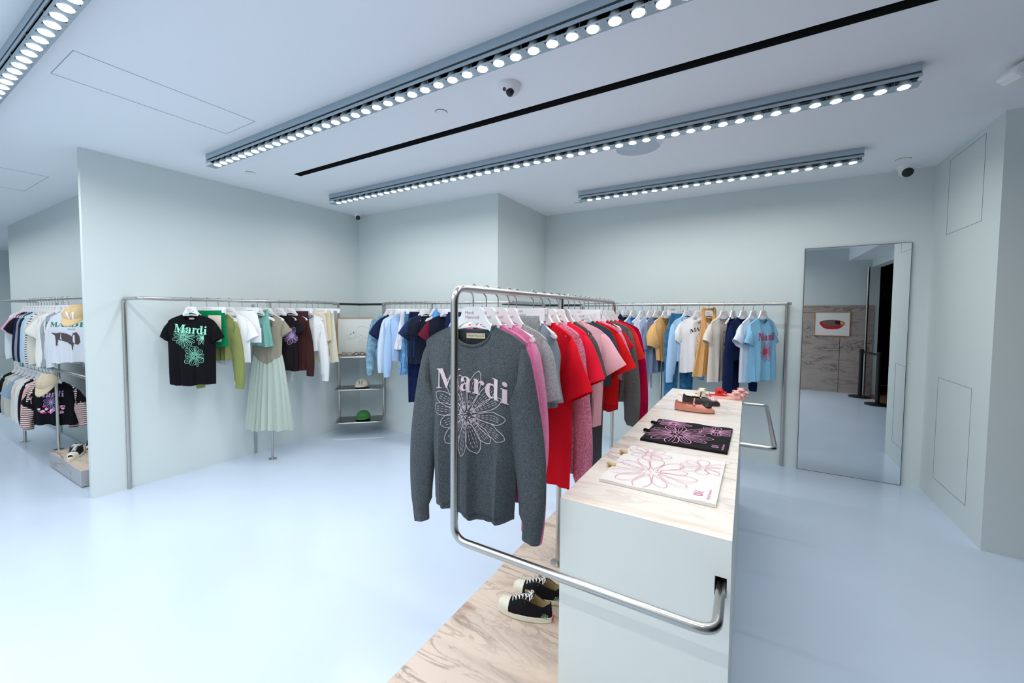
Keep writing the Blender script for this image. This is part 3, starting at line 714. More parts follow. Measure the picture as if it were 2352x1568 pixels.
tee(cl(2), -4, rgb(232,150,188), 'second pink knit top, sandwiched between the pink cardigan and the pale grey sweatshirt', 'second pink knit top', CG, 'knit_sweater', 'sweater', 'knit', L=-.70, long=True, sl=.55, sw=.175, w2=.15)
tee(cl(3), -8, None, 'pale heather grey sweatshirt with elbow sleeves on the centre rack', 'pale heather grey sweatshirt', CG, 'sweatshirt', 'sweatshirt', m=GREYH, L=-.5, sw=.195, sl=.25, sa=15, r0=.09, r1=.075)
def bottoms(loc, rz, col, label, what, group, name, cat, L=.28, w0=.14, w1=.17, kind='jersey', legs=0, A=.01, fr=9, T=.03, m=None, wb=.03, wm=None, leg_w=None, hang=True, zt=-.098, ruffle=0):
    SEED[0] += 1; t = thing(name, label, cat, loc, R(rz), group)
    if hang: hanger(loc, R(rz), what, True)
    m = m or fabric(col, kind); s = SEED[0]; r = random.Random(s); p1, p2 = r.uniform(0,6), r.uniform(0,6)
    def ring(z, w, th, v, n=36, cx=0):
        out = []
        for j in range(n):
            a = 2*PI*j/n; c, q = math.cos(a), math.sin(a); x = cx+w*c
            out.append((x, th*math.copysign(abs(q)**.8, q)+A*v*(math.sin(fr*x/w0+p1)+.6*math.sin(2.3*fr*x/w0+p2)), z+.004*v*math.sin(8*a)))
        return out
    zb = zt-wb; n = 10
    MB().grid([ring(zt, w0, .008, 0), ring(zt-.01, w0, .012, 0), ring(zb, w0, .014, .05)], True).build('waistband', wm or m, t, True)
    if not legs:
        MB().grid([ring(zb-(L-wb)*i/n, w0+(w1-w0)*(i/n), .014+(T-.014)*(i/n), i/n) for i in range(n+1)], True).build('skirt_body', m, t, True)
        if ruffle: MB().grid([ring(zt-L-ruffle*i/3, w1*(1+.06*i), T+.008*i, 1+1.2*i/3, 60) for i in range(4)], True).build('ruffle', m, t, True)
    else:
        ch = min(.22, L*.6)
        MB().grid([ring(zb-(ch-wb)*i/5, w0+(w1-w0)*(i/5)*.8, .014+(T-.014)*(i/5), i/5*.6) for i in range(6)], True).build('hip_body', m, t, True)
        lw = leg_w or w1*.55
        for sd in (-1, 1):
            cx = sd*(w1*.98-lw*.95); k = max(4, int((L-ch)/.05))
            MB().grid([ring(zt-ch+.02-(L-ch+.02)*i/k, lw*(1 if legs < 2 else 1-.15*i/k), T*.9, .6, 24, cx) for i in range(k+1)], True).build('leg', m, t, True)
    return t
bottoms(cl(4), -12, None, 'heather grey drawstring sweatpants folded over a clip hanger on the centre rack', 'heather grey sweatpants', CG, 'sweatpants', 'trousers', L=.72, w0=.13, w1=.15, m=GREYH, legs=2, leg_w=.07, wb=.05)
tee(cl(5), -28, rgb(140,150,164), 'slate blue grey sleeve of a tee just before the large red tee', 'slate blue grey tee', CG, 'knit_tee', 't-shirt', L=-.52, sw=.16, sl=.3, sa=8, r0=.075, r1=.06)
tee(cl(6), -24, rgb(222,12,36), 'large bright red t-shirt hanging lowest of the red ones on the centre rack', 'large bright red t-shirt', CG, L=-.90, sw=.20, sl=.28, sa=27, r0=.10, r1=.10, w2=.20, A=.016, fr=7)
tee(cl(7), -22, rgb(240,138,168), 'fluffy pink boucle sweater with long sleeves on the centre rack', 'fluffy pink boucle sweater', CG, 'sweater', 'sweater', 'fuzzy', L=-.86, long=True, sl=.74, sw=.205, r0=.10, r1=.062, w2=.19, T=.055, cuff=.99)
tee(cl(8), -20, rgb(236,30,60), 'coral red t-shirt between the fluffy pink sweater and the charcoal tee', 'coral red t-shirt', CG, L=-.5, sw=.20, sl=.25, sa=26, r0=.09, r1=.08)
tee((RX, CYs[8]+.075, RZ), -16, None, 'charcoal heather short sleeved tee behind the coral red t-shirt', 'charcoal heather tee', CG, m=CHAR, L=-.72, sw=.19, sl=.24, sa=22, r0=.085, r1=.075, w2=.18)
t = tee(cl(9), 2, rgb(248,186,198), 'pale pink polo shirt with short sleeves on the centre rack', 'pale pink polo shirt', CG, 'polo_shirt', 'polo shirt', L=-.70, sw=.205, sl=.22, sa=34, r0=.085, r1=.08, w2=.195, nd=.05)
MB().prism([(-.085,-.125),(-.03,-.15),(0,-.185),(-.05,-.20),(-.10,-.15)], -.030, -.026).prism([(.085,-.125),(.03,-.15),(0,-.185),(.05,-.20),(.10,-.15)], -.030, -.026).build('collar', fabric(rgb(248,186,198)), t)
bottoms(cl(10), -4, None, 'charcoal wide leg trousers behind the pale pink polo shirt', 'charcoal wide leg trousers', CG, 'trousers', 'trousers', L=.86, w0=.12, w1=.19, m=fabric(rgb(76,80,86), 'heather'), legs=2, leg_w=.09, zt=-.14)
tee(cl(11), -5, rgb(60,70,86), 'dark slate t-shirt with only its shoulder showing behind the pale pink polo', 'dark slate t-shirt', CG, L=-.5, sw=.2, sl=.2, sa=20)
tee(cl(12), -2, rgb(232,24,26), 'scarlet t-shirt with wide sleeves behind the pale pink polo', 'scarlet wide sleeved t-shirt', CG, L=-.63, sw=.21, sl=.25, sa=27, r0=.095, r1=.09)
tee(cl(13), 0, rgb(244,170,196), 'light pink fuzzy short sleeved knit behind the scarlet t-shirt', 'light pink fuzzy knit tee', CG, 'knit_tee', 't-shirt', 'fuzzy', L=-.5, sw=.21, sl=.24, sa=20, r0=.08, r1=.07)
tee(cl(15), 0, None, 'charcoal ribbed knit cardigan near the far end of the centre rack', 'charcoal ribbed cardigan', CG, 'cardigan', 'cardigan', m=fabric(rgb(104,104,104), 'heather'), L=-.66, long=True, sl=.66, sw=.215, r0=.085, r1=.055, w2=.19, cuff=.99)
tee(cl(14), 0, rgb(200,14,40), 'dark red top showing a band below the charcoal ribbed cardigan', 'dark red top', CG, 'top', 'top', L=-.72, sw=.17, w2=.16, sl=.15)
tee(cl(16), 0, rgb(238,46,40), 'orange red t-shirt almost hidden before the crimson sweater', 'orange red t-shirt', CG, L=-.5, sw=.215, sl=.22, sa=20)
tee(cl(17), 3, rgb(172,0,62), 'crimson long sleeved sweater, last on the centre rack', 'crimson sweater', CG, 'sweater', 'sweater', 'knit', L=-.66, long=True, sl=.70, sw=.215, r0=.085, r1=.055, cuff=.99)

# ---- partition rack
LG = 'clothes on the rack along the partition'
LYs = [1.718,1.845,1.94,2.037,2.153,2.303,2.399,2.527,2.651,2.731,2.845,2.918,3.076]
def ll(i): return (-4.22, LYs[i], 1.65)
def blk_print(t, g):
    mm = mat('mint_ink', rgb(150,226,196), .7)
    p = P2(); flower(p, -.045, -.335, .092, 15, .0026, 1, seed=2, pw=.33, core=.2, dash=False); flower(p, .05, -.50, .095, 10, .0026, 2, seed=8, pw=.5, core=.2, dash=False); flower(p, .12, -.34, .06, 9, .0026, 1, seed=9, pw=.4, dash=False)
    p.clip(-.19, .135, -.7, -.18); put(t, g, p, mm, 'flower_motif', .03)
    p = P2(); p.text(serif('Mardi'), .106, .012, -.30, slant=-.08); put(t, g, p, mm, 'lettering', .03)
tee(ll(0), 33, rgb(9,10,15), 'black t-shirt with mint lettering and flowers at the front of the partition rack', 'black t-shirt with mint flowers', LG, L=-.76, sw=.205, sl=.17, sa=27, r0=.09, r1=.08, w2=.20, care='pink', prn=blk_print, nw=.075)
t = bottoms(ll(1), 34, rgb(0,128,78), 'green and cream panelled mini skirt behind the black t-shirt', 'green and cream mini skirt', LG, 'mini_skirt', 'skirt', L=.33, w0=.16, w1=.185, A=.004)
MB().grid([[(x, -.034-.002*abs(x), z) for x in (.03,.07,.11,.145)] for z in (-.14,-.22,-.30,-.38)]).build('cream_panel', fabric(rgb(234,222,206)), t)
t = tee(ll(2), 30, rgb(140,148,90), 'olive green long sleeved crop top on the partition rack', 'olive green crop top', LG, 'crop_top', 'top', 'knit', L=-.56, sw=.165, sl=.66, long=True, w2=.155, r0=.07, r1=.045, v=True, nd=.1)
def leaf_print(t, g):
    p = P2()
    for cx, cz_ in ((.05,-.3),(.09,-.34),(.06,-.42)): p.poly(ell(cx, cz_, .022, .018)); 
    put(t, g, p, mat('leaf_green', rgb(20,120,70), .8), 'print')
tee(ll(3), 30, rgb(240,243,246), 'white t-shirt with green leaf print behind the olive crop top', 'white t-shirt with green leaf print', LG, L=-.6, sw=.19, sl=.18, sa=30, prn=leaf_print)
def wp(t):
    mb = MB()
    for k in range(9): mb.tube([(.09+.012*math.cos(k*1.3)+.004*k-.01, -.036, -.2-.018*k), (.10+.012*math.cos(k*1.3+.8)+.004*k-.01, -.037, -.208-.018*k)], .0015, 5)
    mb.build('print', mat('grey_ink', rgb(150,170,160), .8), t)
t = bottoms(ll(4), 30, rgb(244,246,248), 'white shorts with a faint pattern on one leg, on a clip hanger', 'white patterned shorts', LG, 'shorts', 'shorts', L=.31, w0=.15, w1=.185, legs=1, leg_w=.095, A=.006); wp(t)
tee(ll(5), 30, rgb(126,182,172), 'teal ruffled camisole behind the white patterned shorts', 'teal ruffled camisole', LG, 'camisole', 'top', L=-.45, sw=.12, w2=.16, slv=False, nd=.10, nw=.10, zn=-.08, zs=-.16, A=.012, fr=14)
SEED[0] += 1
t = garment('dress', 'sage dress with a khaki bodice and long pleated skirt on the partition rack', 'dress', ll(6), 32, LG, 'sage pleated dress')
g = Top(sw=.165, L=-.55, w1=.155, w2=.145, T=.035, nd=.055, vh=.10, A=.004, seed=3, nw=.07); kh = fabric(rgb(158,152,134), 'knit'); g.build(t, kh, 'bodice')
for sd in (-1, 1): sleeve(t, g, sd, kh, L=.15, ang=34, r0=.07, r1=.06, seed=sd)
sage = fabric(rgb(188,200,188)); rows = []
for i in range(15):
    v = i/14; row = []
    for j in range(72):
        a = 2*PI*j/72; c, q = math.cos(a), math.sin(a); z0 = -.545-.10*(1-abs(c)); z = z0+(-1.33-z0)*v
        w = .146+(.25-.146)*v**.8; th = .028+.03*v; fold = (.004+.016*v)*math.sin(22*a+2*math.sin(3*a))
        row.append((w*c*(1+fold), (th+fold*1.2)*q+.008*v*math.sin(6*c), z+.008*math.sin(7*a)*v))
    rows.append(row)
MB().grid(rows, True).build('pleated_skirt', sage, t, True)
def purp(t, g):
    p = P2(); flower(p, .13, -.36, .09, 10, .0035, 2, seed=4, pw=.45, dash=False); p.clip(-.2, .185, -.6, -.2); put(t, g, p, mat('lilac_ink', rgb(190,160,210), .8), 'flower_motif')
tee(ll(7), 40, rgb(26,20,26), 'black t-shirt with a lilac daisy half hidden by the sage dress', 'black t-shirt with a lilac daisy', LG, L=-.72, sw=.175, sl=.15, prn=purp)
tee(ll(8), 44, rgb(62,34,32), 'dark brown sweatshirt with long cuffed sleeves on the partition rack', 'dark brown sweatshirt', LG, 'sweatshirt', 'sweatshirt', L=-.74, sw=.17, long=True, sl=.64, r0=.075, r1=.05, w2=.16, cuff=.88)
bottoms(ll(9), 35, rgb(66,40,52), 'dark plum satin skirt on a clip hanger behind the brown sweatshirt', 'dark plum satin skirt', LG, 'skirt', 'skirt', L=.5, w0=.12, w1=.16, A=.010, fr=14)
tee(ll(10), 40, rgb(240,242,242), 'white long sleeved sweater on the partition rack', 'white long sleeved sweater', LG, 'sweater', 'sweater', 'knit', L=-.55, sw=.16, long=True, sl=.72, r0=.07, r1=.05)
t = bottoms(ll(11), 36, rgb(228,216,200), 'beige mini skirt with a small black tag on a clip hanger', 'beige mini skirt', LG, 'mini_skirt', 'skirt', L=.34, w0=.14, w1=.175, A=.004)
MB().box(-.02,.045,-.040,-.034,-.22,-.205).build('black_tag', M_blackpl, t)
t = bottoms((-4.22, 2.99, 1.65), 52, rgb(232,220,186), 'pale yellow mini skirt next to the beige one', 'pale yellow mini skirt', LG, 'mini_skirt', 'skirt', L=.34, w0=.13, w1=.15, A=.006)
t = bottoms(ll(12), 55, rgb(232,226,206), 'cream long skirt with a black leaf drawing, last on the partition rack', 'cream skirt with leaf drawing', LG, 'long_skirt', 'skirt', L=.60, w0=.10, w1=.15, A=.008)
mb = MB()
for k in range(4):
    flat_ribbon(mb, [(-.06+.03*k+.02*math.cos(q/3), -.46-.03*k+.04*math.sin(q/3)-.03) for q in range(0, 20)], .003, -.052)
mb.build('leaf_drawing', M_ink, t)

# ---- back left rack (garments face +x)
BG = 'clothes on the back left rack'
def bl(x): return (x, 3.5, 1.65)
DEN = fabric(rgb(128,170,192), 'denim'); DEND = fabric(rgb(58,112,150), 'denim'); NAVY = fabric(rgb(22,32,66))
tee(bl(-3.596), 62, None, 'faded denim jacket with frayed cuffs at the left end of the back left rack', 'faded denim jacket', BG, 'denim_jacket', 'jacket', m=DEN, L=-.62, sw=.21, long=True, sl=.66, r0=.08, r1=.05)
tee(bl(-3.517), 70, rgb(24,36,72), 'navy short sleeved top beside the faded denim jacket', 'navy short sleeved top', BG, L=-.66, sw=.2, sl=.2)
def bshirt(x, rz, col, label, what, L=-.66, sl=.62):
    t = tee(bl(x), rz, col, label, what, BG, 'shirt', 'shirt', L=L, sw=.2, long=True, sl=sl, r0=.075, r1=.052)
    MB().prism([(-.08,-.12),(-.02,-.15),(0,-.18),(-.045,-.2),(-.09,-.15)], -.032, -.028).prism([(.08,-.12),(.02,-.15),(0,-.18),(.045,-.2),(.09,-.15)], -.032, -.028).build('collar', fabric(col), t)
    return t
bshirt(-3.434, 62, rgb(206,222,240), 'very pale blue cotton shirt on the back left rack', 'very pale blue shirt')
bshirt(-3.342, 66, rgb(168,198,234), 'light blue cotton shirt beside the very pale blue one', 'light blue cotton shirt', sl=.66)
bottoms(bl(-3.25), 55, rgb(234,234,240), 'white pleated skirt on the back left rack', 'white pleated skirt', BG, 'pleated_skirt', 'skirt', L=.42, w0=.13, w1=.2, A=.012, fr=22, wb=.07)
bottoms(bl(-3.19), 60, None, 'light blue tiered denim skirt below the white pleated skirt', 'light blue tiered denim skirt', BG, 'denim_skirt', 'skirt', L=.70, w0=.13, w1=.2, m=fabric(rgb(108,158,204), 'denim'), A=.012, fr=16)
bottoms(bl(-3.116), 62, None, 'dark navy straight jeans reaching lowest on the back left rack', 'dark navy jeans', BG, 'jeans', 'jeans', L=1.0, w0=.14, w1=.16, m=fabric(rgb(14,26,66), 'denim'), legs=2, leg_w=.085)
tee(bl(-3.06), 60, rgb(34,50,92), 'navy blue t-shirt just behind the one with the white letter', 'plain navy blue t-shirt', BG, L=-.6, sw=.19, sl=.19)
def mp(t, g):
    p = P2(); p.text(serif('M'), .075, .0, -.32); put(t, g, p, mat('cream_ink', rgb(236,232,214), .8), 'lettering')
tee(bl(-3.02), 52, rgb(30,38,56), 'dark navy t-shirt with a small white letter on the chest', 'navy t-shirt with a white letter', BG, L=-.66, sw=.2, sl=.19, prn=mp)
tee(bl(-2.9), 52, rgb(20,24,38), 'black blue t-shirt near the wine red piped one', 'black blue t-shirt', BG, L=-.6, sw=.19, sl=.18)
tee(bl(-2.83), 58, rgb(88,150,206), 'sky blue halter top on the back left rack', 'sky blue halter top', BG, 'halter_blouse', 'top', L=-.4, sw=.1, slv=False, nw=.05, zn=-.06, zs=-.12)
tee(bl(-2.749), 55, rgb(98,26,48), 'wine red and navy sweater on the back left rack', 'wine red and navy sweater', BG, 'sweater', 'sweater', L=-.6, sw=.2, sl=.2, m=fabric(rgb(22,26,42)), sm_=fabric(rgb(98,26,48)))
bottoms(bl(-2.57), 50, rgb(26,34,72), 'navy skirt seen just above the shoulder of the dark grey daisy sweater', 'navy skirt', BG, 'skirt', 'skirt', L=.4, w0=.15, w1=.2)
bshirt(-2.45, 45, rgb(150,196,232), 'sky blue shirt hidden behind the first hanger of the centre rack', 'hidden sky blue shirt')
tee(bl(-2.3), 45, rgb(236,232,224), 'off white top glimpsed through the hangers of the centre rack', 'off white top', BG, 'top', 'top', L=-.5, sw=.19, sl=.2)

# ---- right rack against the back wall
RG = 'clothes on the rack against the back wall'
def rr(x): return (x, 4.75, 1.648)
tee(rr(-1.277), 60, rgb(128,142,172), 'grey blue gingham top at the left end of the back wall rack', 'grey blue gingham top', RG, 'top', 'top', L=-.3, sw=.15, sl=.1)
tee(rr(-1.183), 60, rgb(20,26,48), 'navy camisole at the left end of the back wall rack', 'navy camisole', RG, 'camisole', 'top', L=-.45, sw=.14, slv=False, v=True, nd=.09, zn=-.11)
tee(rr(-1.099), 72, rgb(92,150,206), 'blue sleeveless top beside the navy camisole', 'blue sleeveless top', RG, 'sleeveless_top', 'top', L=-.42, sw=.13, slv=False)
tee(rr(-1.002), 68, rgb(238,240,244), 'white sleeveless cotton dress on the back wall rack', 'white sleeveless dress', RG, 'dress', 'dress', L=-.95, sw=.15, w2=.2, slv=False, nw=.06, A=.014, fr=13)
tee(rr(-.909), 60, rgb(172,188,212), 'pale grey blue blouse with puffed frilled sleeves', 'pale grey blue blouse', RG, 'blouse', 'blouse', L=-.60, sw=.18, w2=.22, sl=.26, sa=12, puff=.02, A=.014, fr=15)
tee(rr(-.843), 62, rgb(118,134,164), 'slate blue gauzy blouse beside the pale grey blue one', 'slate blue gauzy blouse', RG, 'blouse', 'blouse', L=-.74, sw=.18, w2=.2, sl=.3, sa=10, A=.014, fr=15)
tee(rr(-.754), 58, rgb(226,180,120), 'apricot puff sleeved blouse on the back wall rack', 'apricot puff sleeved blouse', RG, 'blouse', 'blouse', L=-.60, sw=.17, w2=.13, sl=.27, sa=20, puff=.035, v=True, nd=.11, A=.01)
bottoms(rr(-.614), 52, None, 'mid blue wide leg jeans on a clip hanger', 'mid blue jeans', RG, 'jeans', 'jeans', L=1.0, w0=.14, w1=.19, m=fabric(rgb(56,118,164), 'denim'), legs=2, leg_w=.085)
t = tee(rr(-.545), 52, rgb(170,206,240), 'sky blue button shirt with long sleeves on the back wall rack', 'sky blue button shirt', RG, 'shirt', 'shirt', L=-.60, sw=.19, long=True, sl=.64, r0=.08, r1=.055)
MB().prism([(-.085,-.115),(-.03,-.15),(0,-.19),(-.05,-.21),(-.10,-.15)], -.032, -.028).prism([(.085,-.115),(.03,-.15),(0,-.19),(.05,-.21),(.10,-.15)], -.032, -.028).build('collar', fabric(rgb(170,206,240)), t)
def dogface(t, g):
    p = P2(); p.text(serif('MARDI'), .062, .005, -.275, arc=2.2, spread=1.1)
    p.ribbon([(.01+.05*math.cos(a/8), -.35+.055*math.sin(a/8)) for a in range(0, 51, 2)], .003); p.ribbon([(.01+.022*math.cos(a/8), -.372+.02*math.sin(a/8)) for a in range(0, 51, 3)], .003)
    for x in (-.012, .032): p.poly(ell(x, -.335, .006, .006))
    p.poly(ell(.01, -.362, .009, .007)); p.ribbon([(-.03,-.42),(0,-.43),(.05,-.415)], .012); p.ribbon([(-.01,-.46),(.03,-.46)], .004); p.text(serif('EST'), .045, .01, -.53)
    put(t, g, p, mat('charcoal_ink', rgb(50,50,56), .8), 'print')
tee(rr(-.434), 34, rgb(240,240,242), 'white v-neck t-shirt with an arched word over a dog face', 'white t-shirt with the dog face', RG, L=-.70, sw=.195, sl=.2, sa=32, v=True, nd=.08, prn=dogface)
def tankp(t, g):
    p = P2()
    flower(p, .06, -.6, .09, 9, .0025, 2, seed=6, pw=.4, dash=False); p.clip(0, .14, -.74, -.45); put(t, g, p, mat('rust_ink', rgb(150,96,50), .8), 'flower_motif')
tee(rr(-.346), 40, rgb(222,172,112), 'apricot halter bag with long straps and a drawn flower', 'apricot halter bag', RG, 'halter_bag', 'bag', L=-.74, sw=.085, w2=.165, slv=False, nw=.062, nd=.34, v=True, zn=-.03, zs=-.06, prn=tankp, T=.03, hang=False)
hanger(rr(-.346), R(40), 'apricot halter bag')
def dogp(t, g):
    p = P2(); p.text('MAR', .05, .02, -.3); put(t, g, p, mat('brown_ink', rgb(150,110,100), .8), 'lettering')
    p = P2(); p.poly(ell(.04,-.40,.07,.03)); put(t, g, p, mat('brown_ink2', rgb(80,60,56), .8), 'print')
tee(rr(-.211), 56, rgb(226,218,206), 'cream t-shirt with a brown dog print on the back wall rack', 'cream t-shirt with the dog print', RG, L=-.78, sw=.19, sl=.2, sa=28, prn=dogp)
tee(rr(-.132), 72, rgb(20,32,72), 'navy long dress between the cream t-shirt and the navy sweatshirt', 'navy long dress', RG, 'dress', 'dress', L=-.95, sw=.13, slv=False)
tee(rr(-.043), 60, rgb(16,32,72), 'navy blue sweatshirt with long sleeves on the back wall rack', 'navy blue sweatshirt', RG, 'sweatshirt', 'sweatshirt', L=-.55, sw=.2, long=True, sl=.72, r0=.085, r1=.06, cuff=.99)
tee(rr(.04), 62, rgb(222,232,246), 'white blue tee between the navy sweatshirt and the sky blue t-shirt', 'white blue tee', RG, L=-.76, sw=.19, sl=.2)
def redp(t, g):
    mm = mat('raspberry_ink', rgb(208,50,90), .8)
    p = P2(); p.text(serif('Mardi'), .105, .01, -.35); flower(p, -.01, -.46, .10, 12, .0035, 1, seed=11, pw=.3, core=.28); p.poly(ell(-.01,-.46,.028,.028)); put(t, g, p, mm, 'print')
tee(rr(.121), 60, rgb(140,196,228), 'sky blue t-shirt with raspberry lettering and daisy, nearest the mirror', 'sky blue t-shirt nearest the mirror', RG, L=-.74, sw=.2, sl=.2, sa=20, prn=redp, A=.014)

# ---- side room two-tier rack
UG = 'clothes on the upper rail of the side room'; DG = 'clothes on the lower rail of the side room'
def ul(x): return (x, 1.25, 1.66)
def dl(x): return (x, 1.2, .955)
def dachs(t, g):
    gm = mat('green_ink', rgb(30,130,100), .8)
    p = P2(); p.text(serif('MARDI'), .062, .0, -.27, spread=1.5); p.text('Mercredi', .02, .06, -.30); put(t, g, p, gm, 'lettering')
    p = P2(); p.poly([(x*.95, z) for x, z in [(-.15,-.328),(-.10,-.335),(-.04,-.325),(.03,-.345),(.07,-.365),(.085,-.33),(.11,-.322),(.128,-.36),(.132,-.42),(.115,-.445),(.095,-.430),(.085,-.455),(.076,-.495),(.06,-.497),(.055,-.445),(.02,-.425),(-.04,-.40),(-.075,-.393),(-.085,-.435),(-.08,-.452),(-.102,-.452),(-.10,-.405),(-.112,-.36),(-.15,-.335)]])
    put(t, g, p, mat('dog_brown', rgb(86,74,78), .8), 'print')
tee(ul(-5.60), 32, rgb(222,226,234), 'pale grey sweatshirt with a dachshund print at the front of the upper rail', 'dachshund sweatshirt', UG, 'sweatshirt', 'sweatshirt', L=-.62, sw=.185, long=True, sl=.50, r0=.08, r1=.05, prn=dachs, w2=.18, nw=.07)
def mgr(t, g):
    p = P2(); p.text(serif('MARDI'), .062, 0, -.27, spread=1.5); put(t, g, p, MATS['green_ink'], 'lettering'); p = P2(); p.ribbon([(-.1,-.34),(.1,-.34)], .006); put(t, g, p, MATS['print_ink'], 'print')
tee(ul(-5.74), 36, rgb(160,166,174), 'mid grey sweatshirt with green letters behind the dachshund one', 'grey sweatshirt with green letters', UG, 'sweatshirt', 'sweatshirt', L=-.56, sw=.18, long=True, sl=.5, r0=.08, r1=.05, prn=mgr)
upper = [(-5.80, rgb(238,236,232), 'off white sweatshirt', 1, -.60), (-5.92, rgb(236,234,228), 'ivory short sleeved tee', 0, -.6), (-6.02, rgb(214,206,192), 'beige short sleeved tee', 0, -.55), (-6.12, rgb(226,220,206), 'cream long sleeved knit', 1, -.62)]
upper2 = [(-6.32, rgb(202,220,230), 'powder blue sweatshirt', 1, -.6), (-6.42, rgb(184,210,222), 'pale aqua hoodie', 1, -.58), (-6.53, rgb(26,38,74), 'navy cardigan', 1, -.56), (-6.64, rgb(148,152,156), 'stone grey hoodie', 1, -.5), (-6.75, rgb(20,34,70), 'deep navy sweatshirt', 1, -.6), (-6.86, rgb(22,24,30), 'black short sleeved tee', 0, -.5), (-6.98, rgb(228,170,196), 'candy pink top', 0, -.4), (-7.10, rgb(226,234,236), 'ice white sweatshirt', 1, -.62)]
for x, c, n_, lg, L in upper+upper2:
    tee(ul(x), 46, c, n_+' in the row on the upper rail of the side room', n_+' on the upper rail', UG, 'sweatshirt' if lg else 't_shirt', 'sweatshirt' if lg else 't-shirt', L=L, sw=.175, long=bool(lg), sl=.50 if lg else .18, r0=.08, r1=.05 if lg else .07)
STR = striped(rgb(236,238,240), rgb(24,28,40), 13, 'navy_stripes'); STP = striped(rgb(238,206,200), rgb(38,30,38), 15, 'pink_stripes')
tee(ul(-6.22), 46, None, 'navy and white striped long sleeved tee on the upper rail', 'navy and white striped tee', UG, 'striped_tee', 't-shirt', L=-.55, sw=.175, long=True, sl=.50, m=STR, sm_=STR)
# lower rail
def bq(t, g):
    p = P2(); p.text(serif('Mardi'), .085, -.01, -.275); flower(p, .0, -.33, .07, 9, .003, 1, seed=3, pw=.4, dash=False); put(t, g, p, mat('lilac_ink', rgb(190,160,210), .8), 'lettering')
    r = random.Random(4)
    for cn, cc in (('magenta_ink', rgb(220,50,150)), ('orchid_ink', rgb(220,150,210)), ('cream_ink', rgb(236,232,214))):
        p = P2()
        for k in range(9): p.poly(ell(r.uniform(-.11,.11), -.40+r.uniform(-.04,.035), .014, .012, .2, 10, k))
        put(t, g, p, mat(cn, cc, .8), 'print')
t = tee(dl(-5.95), 44, rgb(14,16,24), 'black t-shirt with a pink bouquet print over striped sleeves on the lower rail', 'black bouquet t-shirt', DG, L=-.56, sw=.18, sl=.18, sa=34, r0=.085, r1=.08, w2=.19, prn=bq)
g = Top(sw=.18, zs=-.18)
for sd in (-1, 1): sleeve(t, g, sd, STP, L=.42, ang=26, r0=.06, r1=.045, bend=[(0,34),(.4,16),(1,2)], seed=sd)
tee(dl(-6.10), 46, None, 'pink and black striped long sleeved tee behind the black bouquet t-shirt', 'pink striped tee', DG, 'striped_tee', 't-shirt', L=-.54, sw=.18, long=True, sl=.46, m=STP, sm_=STP)
lower = [(-6.22, rgb(236,178,180), 'salmon pink sweatshirt', 1, -.5), (-6.34, rgb(18,20,26), 'black long sleeved tee', 1, -.52), (-6.50, rgb(232,230,226), 'ivory fleece sweatshirt', 1, -.52), (-6.66, rgb(224,216,206), 'oatmeal sweatshirt', 1, -.5), (-6.80, rgb(148,170,190), 'dusty blue tee', 0, -.4), (-6.95, rgb(206,204,196), 'sand coloured hoodie', 1, -.5), (-7.12, rgb(190,188,180), 'putty coloured hoodie', 1, -.5), (-7.3, rgb(24,26,32), 'black hoodie', 1, -.5)]
for x, c, n_, lg, L in lower:
    tee(dl(x), 46, c, n_+' in the row on the lower rail of the side room', n_+' on the lower rail', DG, 'sweatshirt' if lg else 't_shirt', 'sweatshirt' if lg else 't-shirt', L=L, sw=.175, long=bool(lg), sl=.44 if lg else .18, r0=.08, r1=.05 if lg else .07)
t = thing('baseball_cap', 'tan baseball cap hanging in front of the dachshund sweatshirt', 'cap', (-5.10, 1.19, 1.50), R(50), 'caps'); cap_mesh(t, cap_tan, .088); cap_letter(t, serif('M'), M_plastic, .075, .088); t.rotation_euler = (R(38),0,R(50))
t = thing('baseball_cap', 'beige baseball cap hanging in front of the black bouquet t-shirt', 'cap', (-5.74, 1.12, .845), R(46), 'caps'); cap_mesh(t, fabric(rgb(214,198,172)), .078); t.rotation_euler = (R(50),0,R(46))

for t, ch, m, size, r in CAPL:
    vs, fs = text_mesh(ch, size); map_print(t, Dome(r), [(v.x, v.y+.032) for v in vs], fs, m, .008, 'printed_letter', .0022)
# ------------------------------------------------------------------ tote bags on the counter
def tote(cx, cy, w, h, rz, m, ink, label, handles_m):
    t = thing('tote_bag', label, 'tote bag', (cx, cy, CH), R(rz), 'tote bags laid on the counter')
    n = 14; rows = []
    top = [[(-w/2+w*i/n, -h/2+h*j/n, .009+.002*math.sin(i*1.1)+.0015*math.cos(j*.9)) for i in range(n+1)] for j in range(n+1)]
    bot = [[(x, y, .0) for x, y, z in r_] for r_ in top]
    mb = MB().grid(top).grid(bot); N = n+1; o = N*N
    for i in range(n):
        mb.f += [(i, i+1, o+i+1, o+i), (n*N+i, n*N+i+1, o+n*N+i+1, o+n*N+i), (i*N, (i+1)*N, o+(i+1)*N, o+i*N), (i*N+n, (i+1)*N+n, o+(i+1)*N+n, o+i*N+n)]
    mb.build('bag_body', m, t, True, loc=(0,0,.001))
    for y0 in (-.10, .17):
        MB().tube([(a_, y0*.7+b_, c_) for a_, b_, c_ in ((-w/2+.012,0,.010),(-w/2-.002,0,.016),(-w/2-.014,.003,.016),(-w/2-.018,.010,.011),(-w/2-.010,.018,.009),(-w/2+.010,.022,.009))], .0075, 10).build('handle', handles_m, t, True)
    vs, fs = ink[0].v, ink[0].f
    MB().add([(x, y, .0135) for x, y in vs], fs).build('flower_print', ink[1], t)
    q = tote_text(); MB().add([(x, y, .0135) for x, y in q.v], q.f).build('lettering', ink[1], t)
    return t
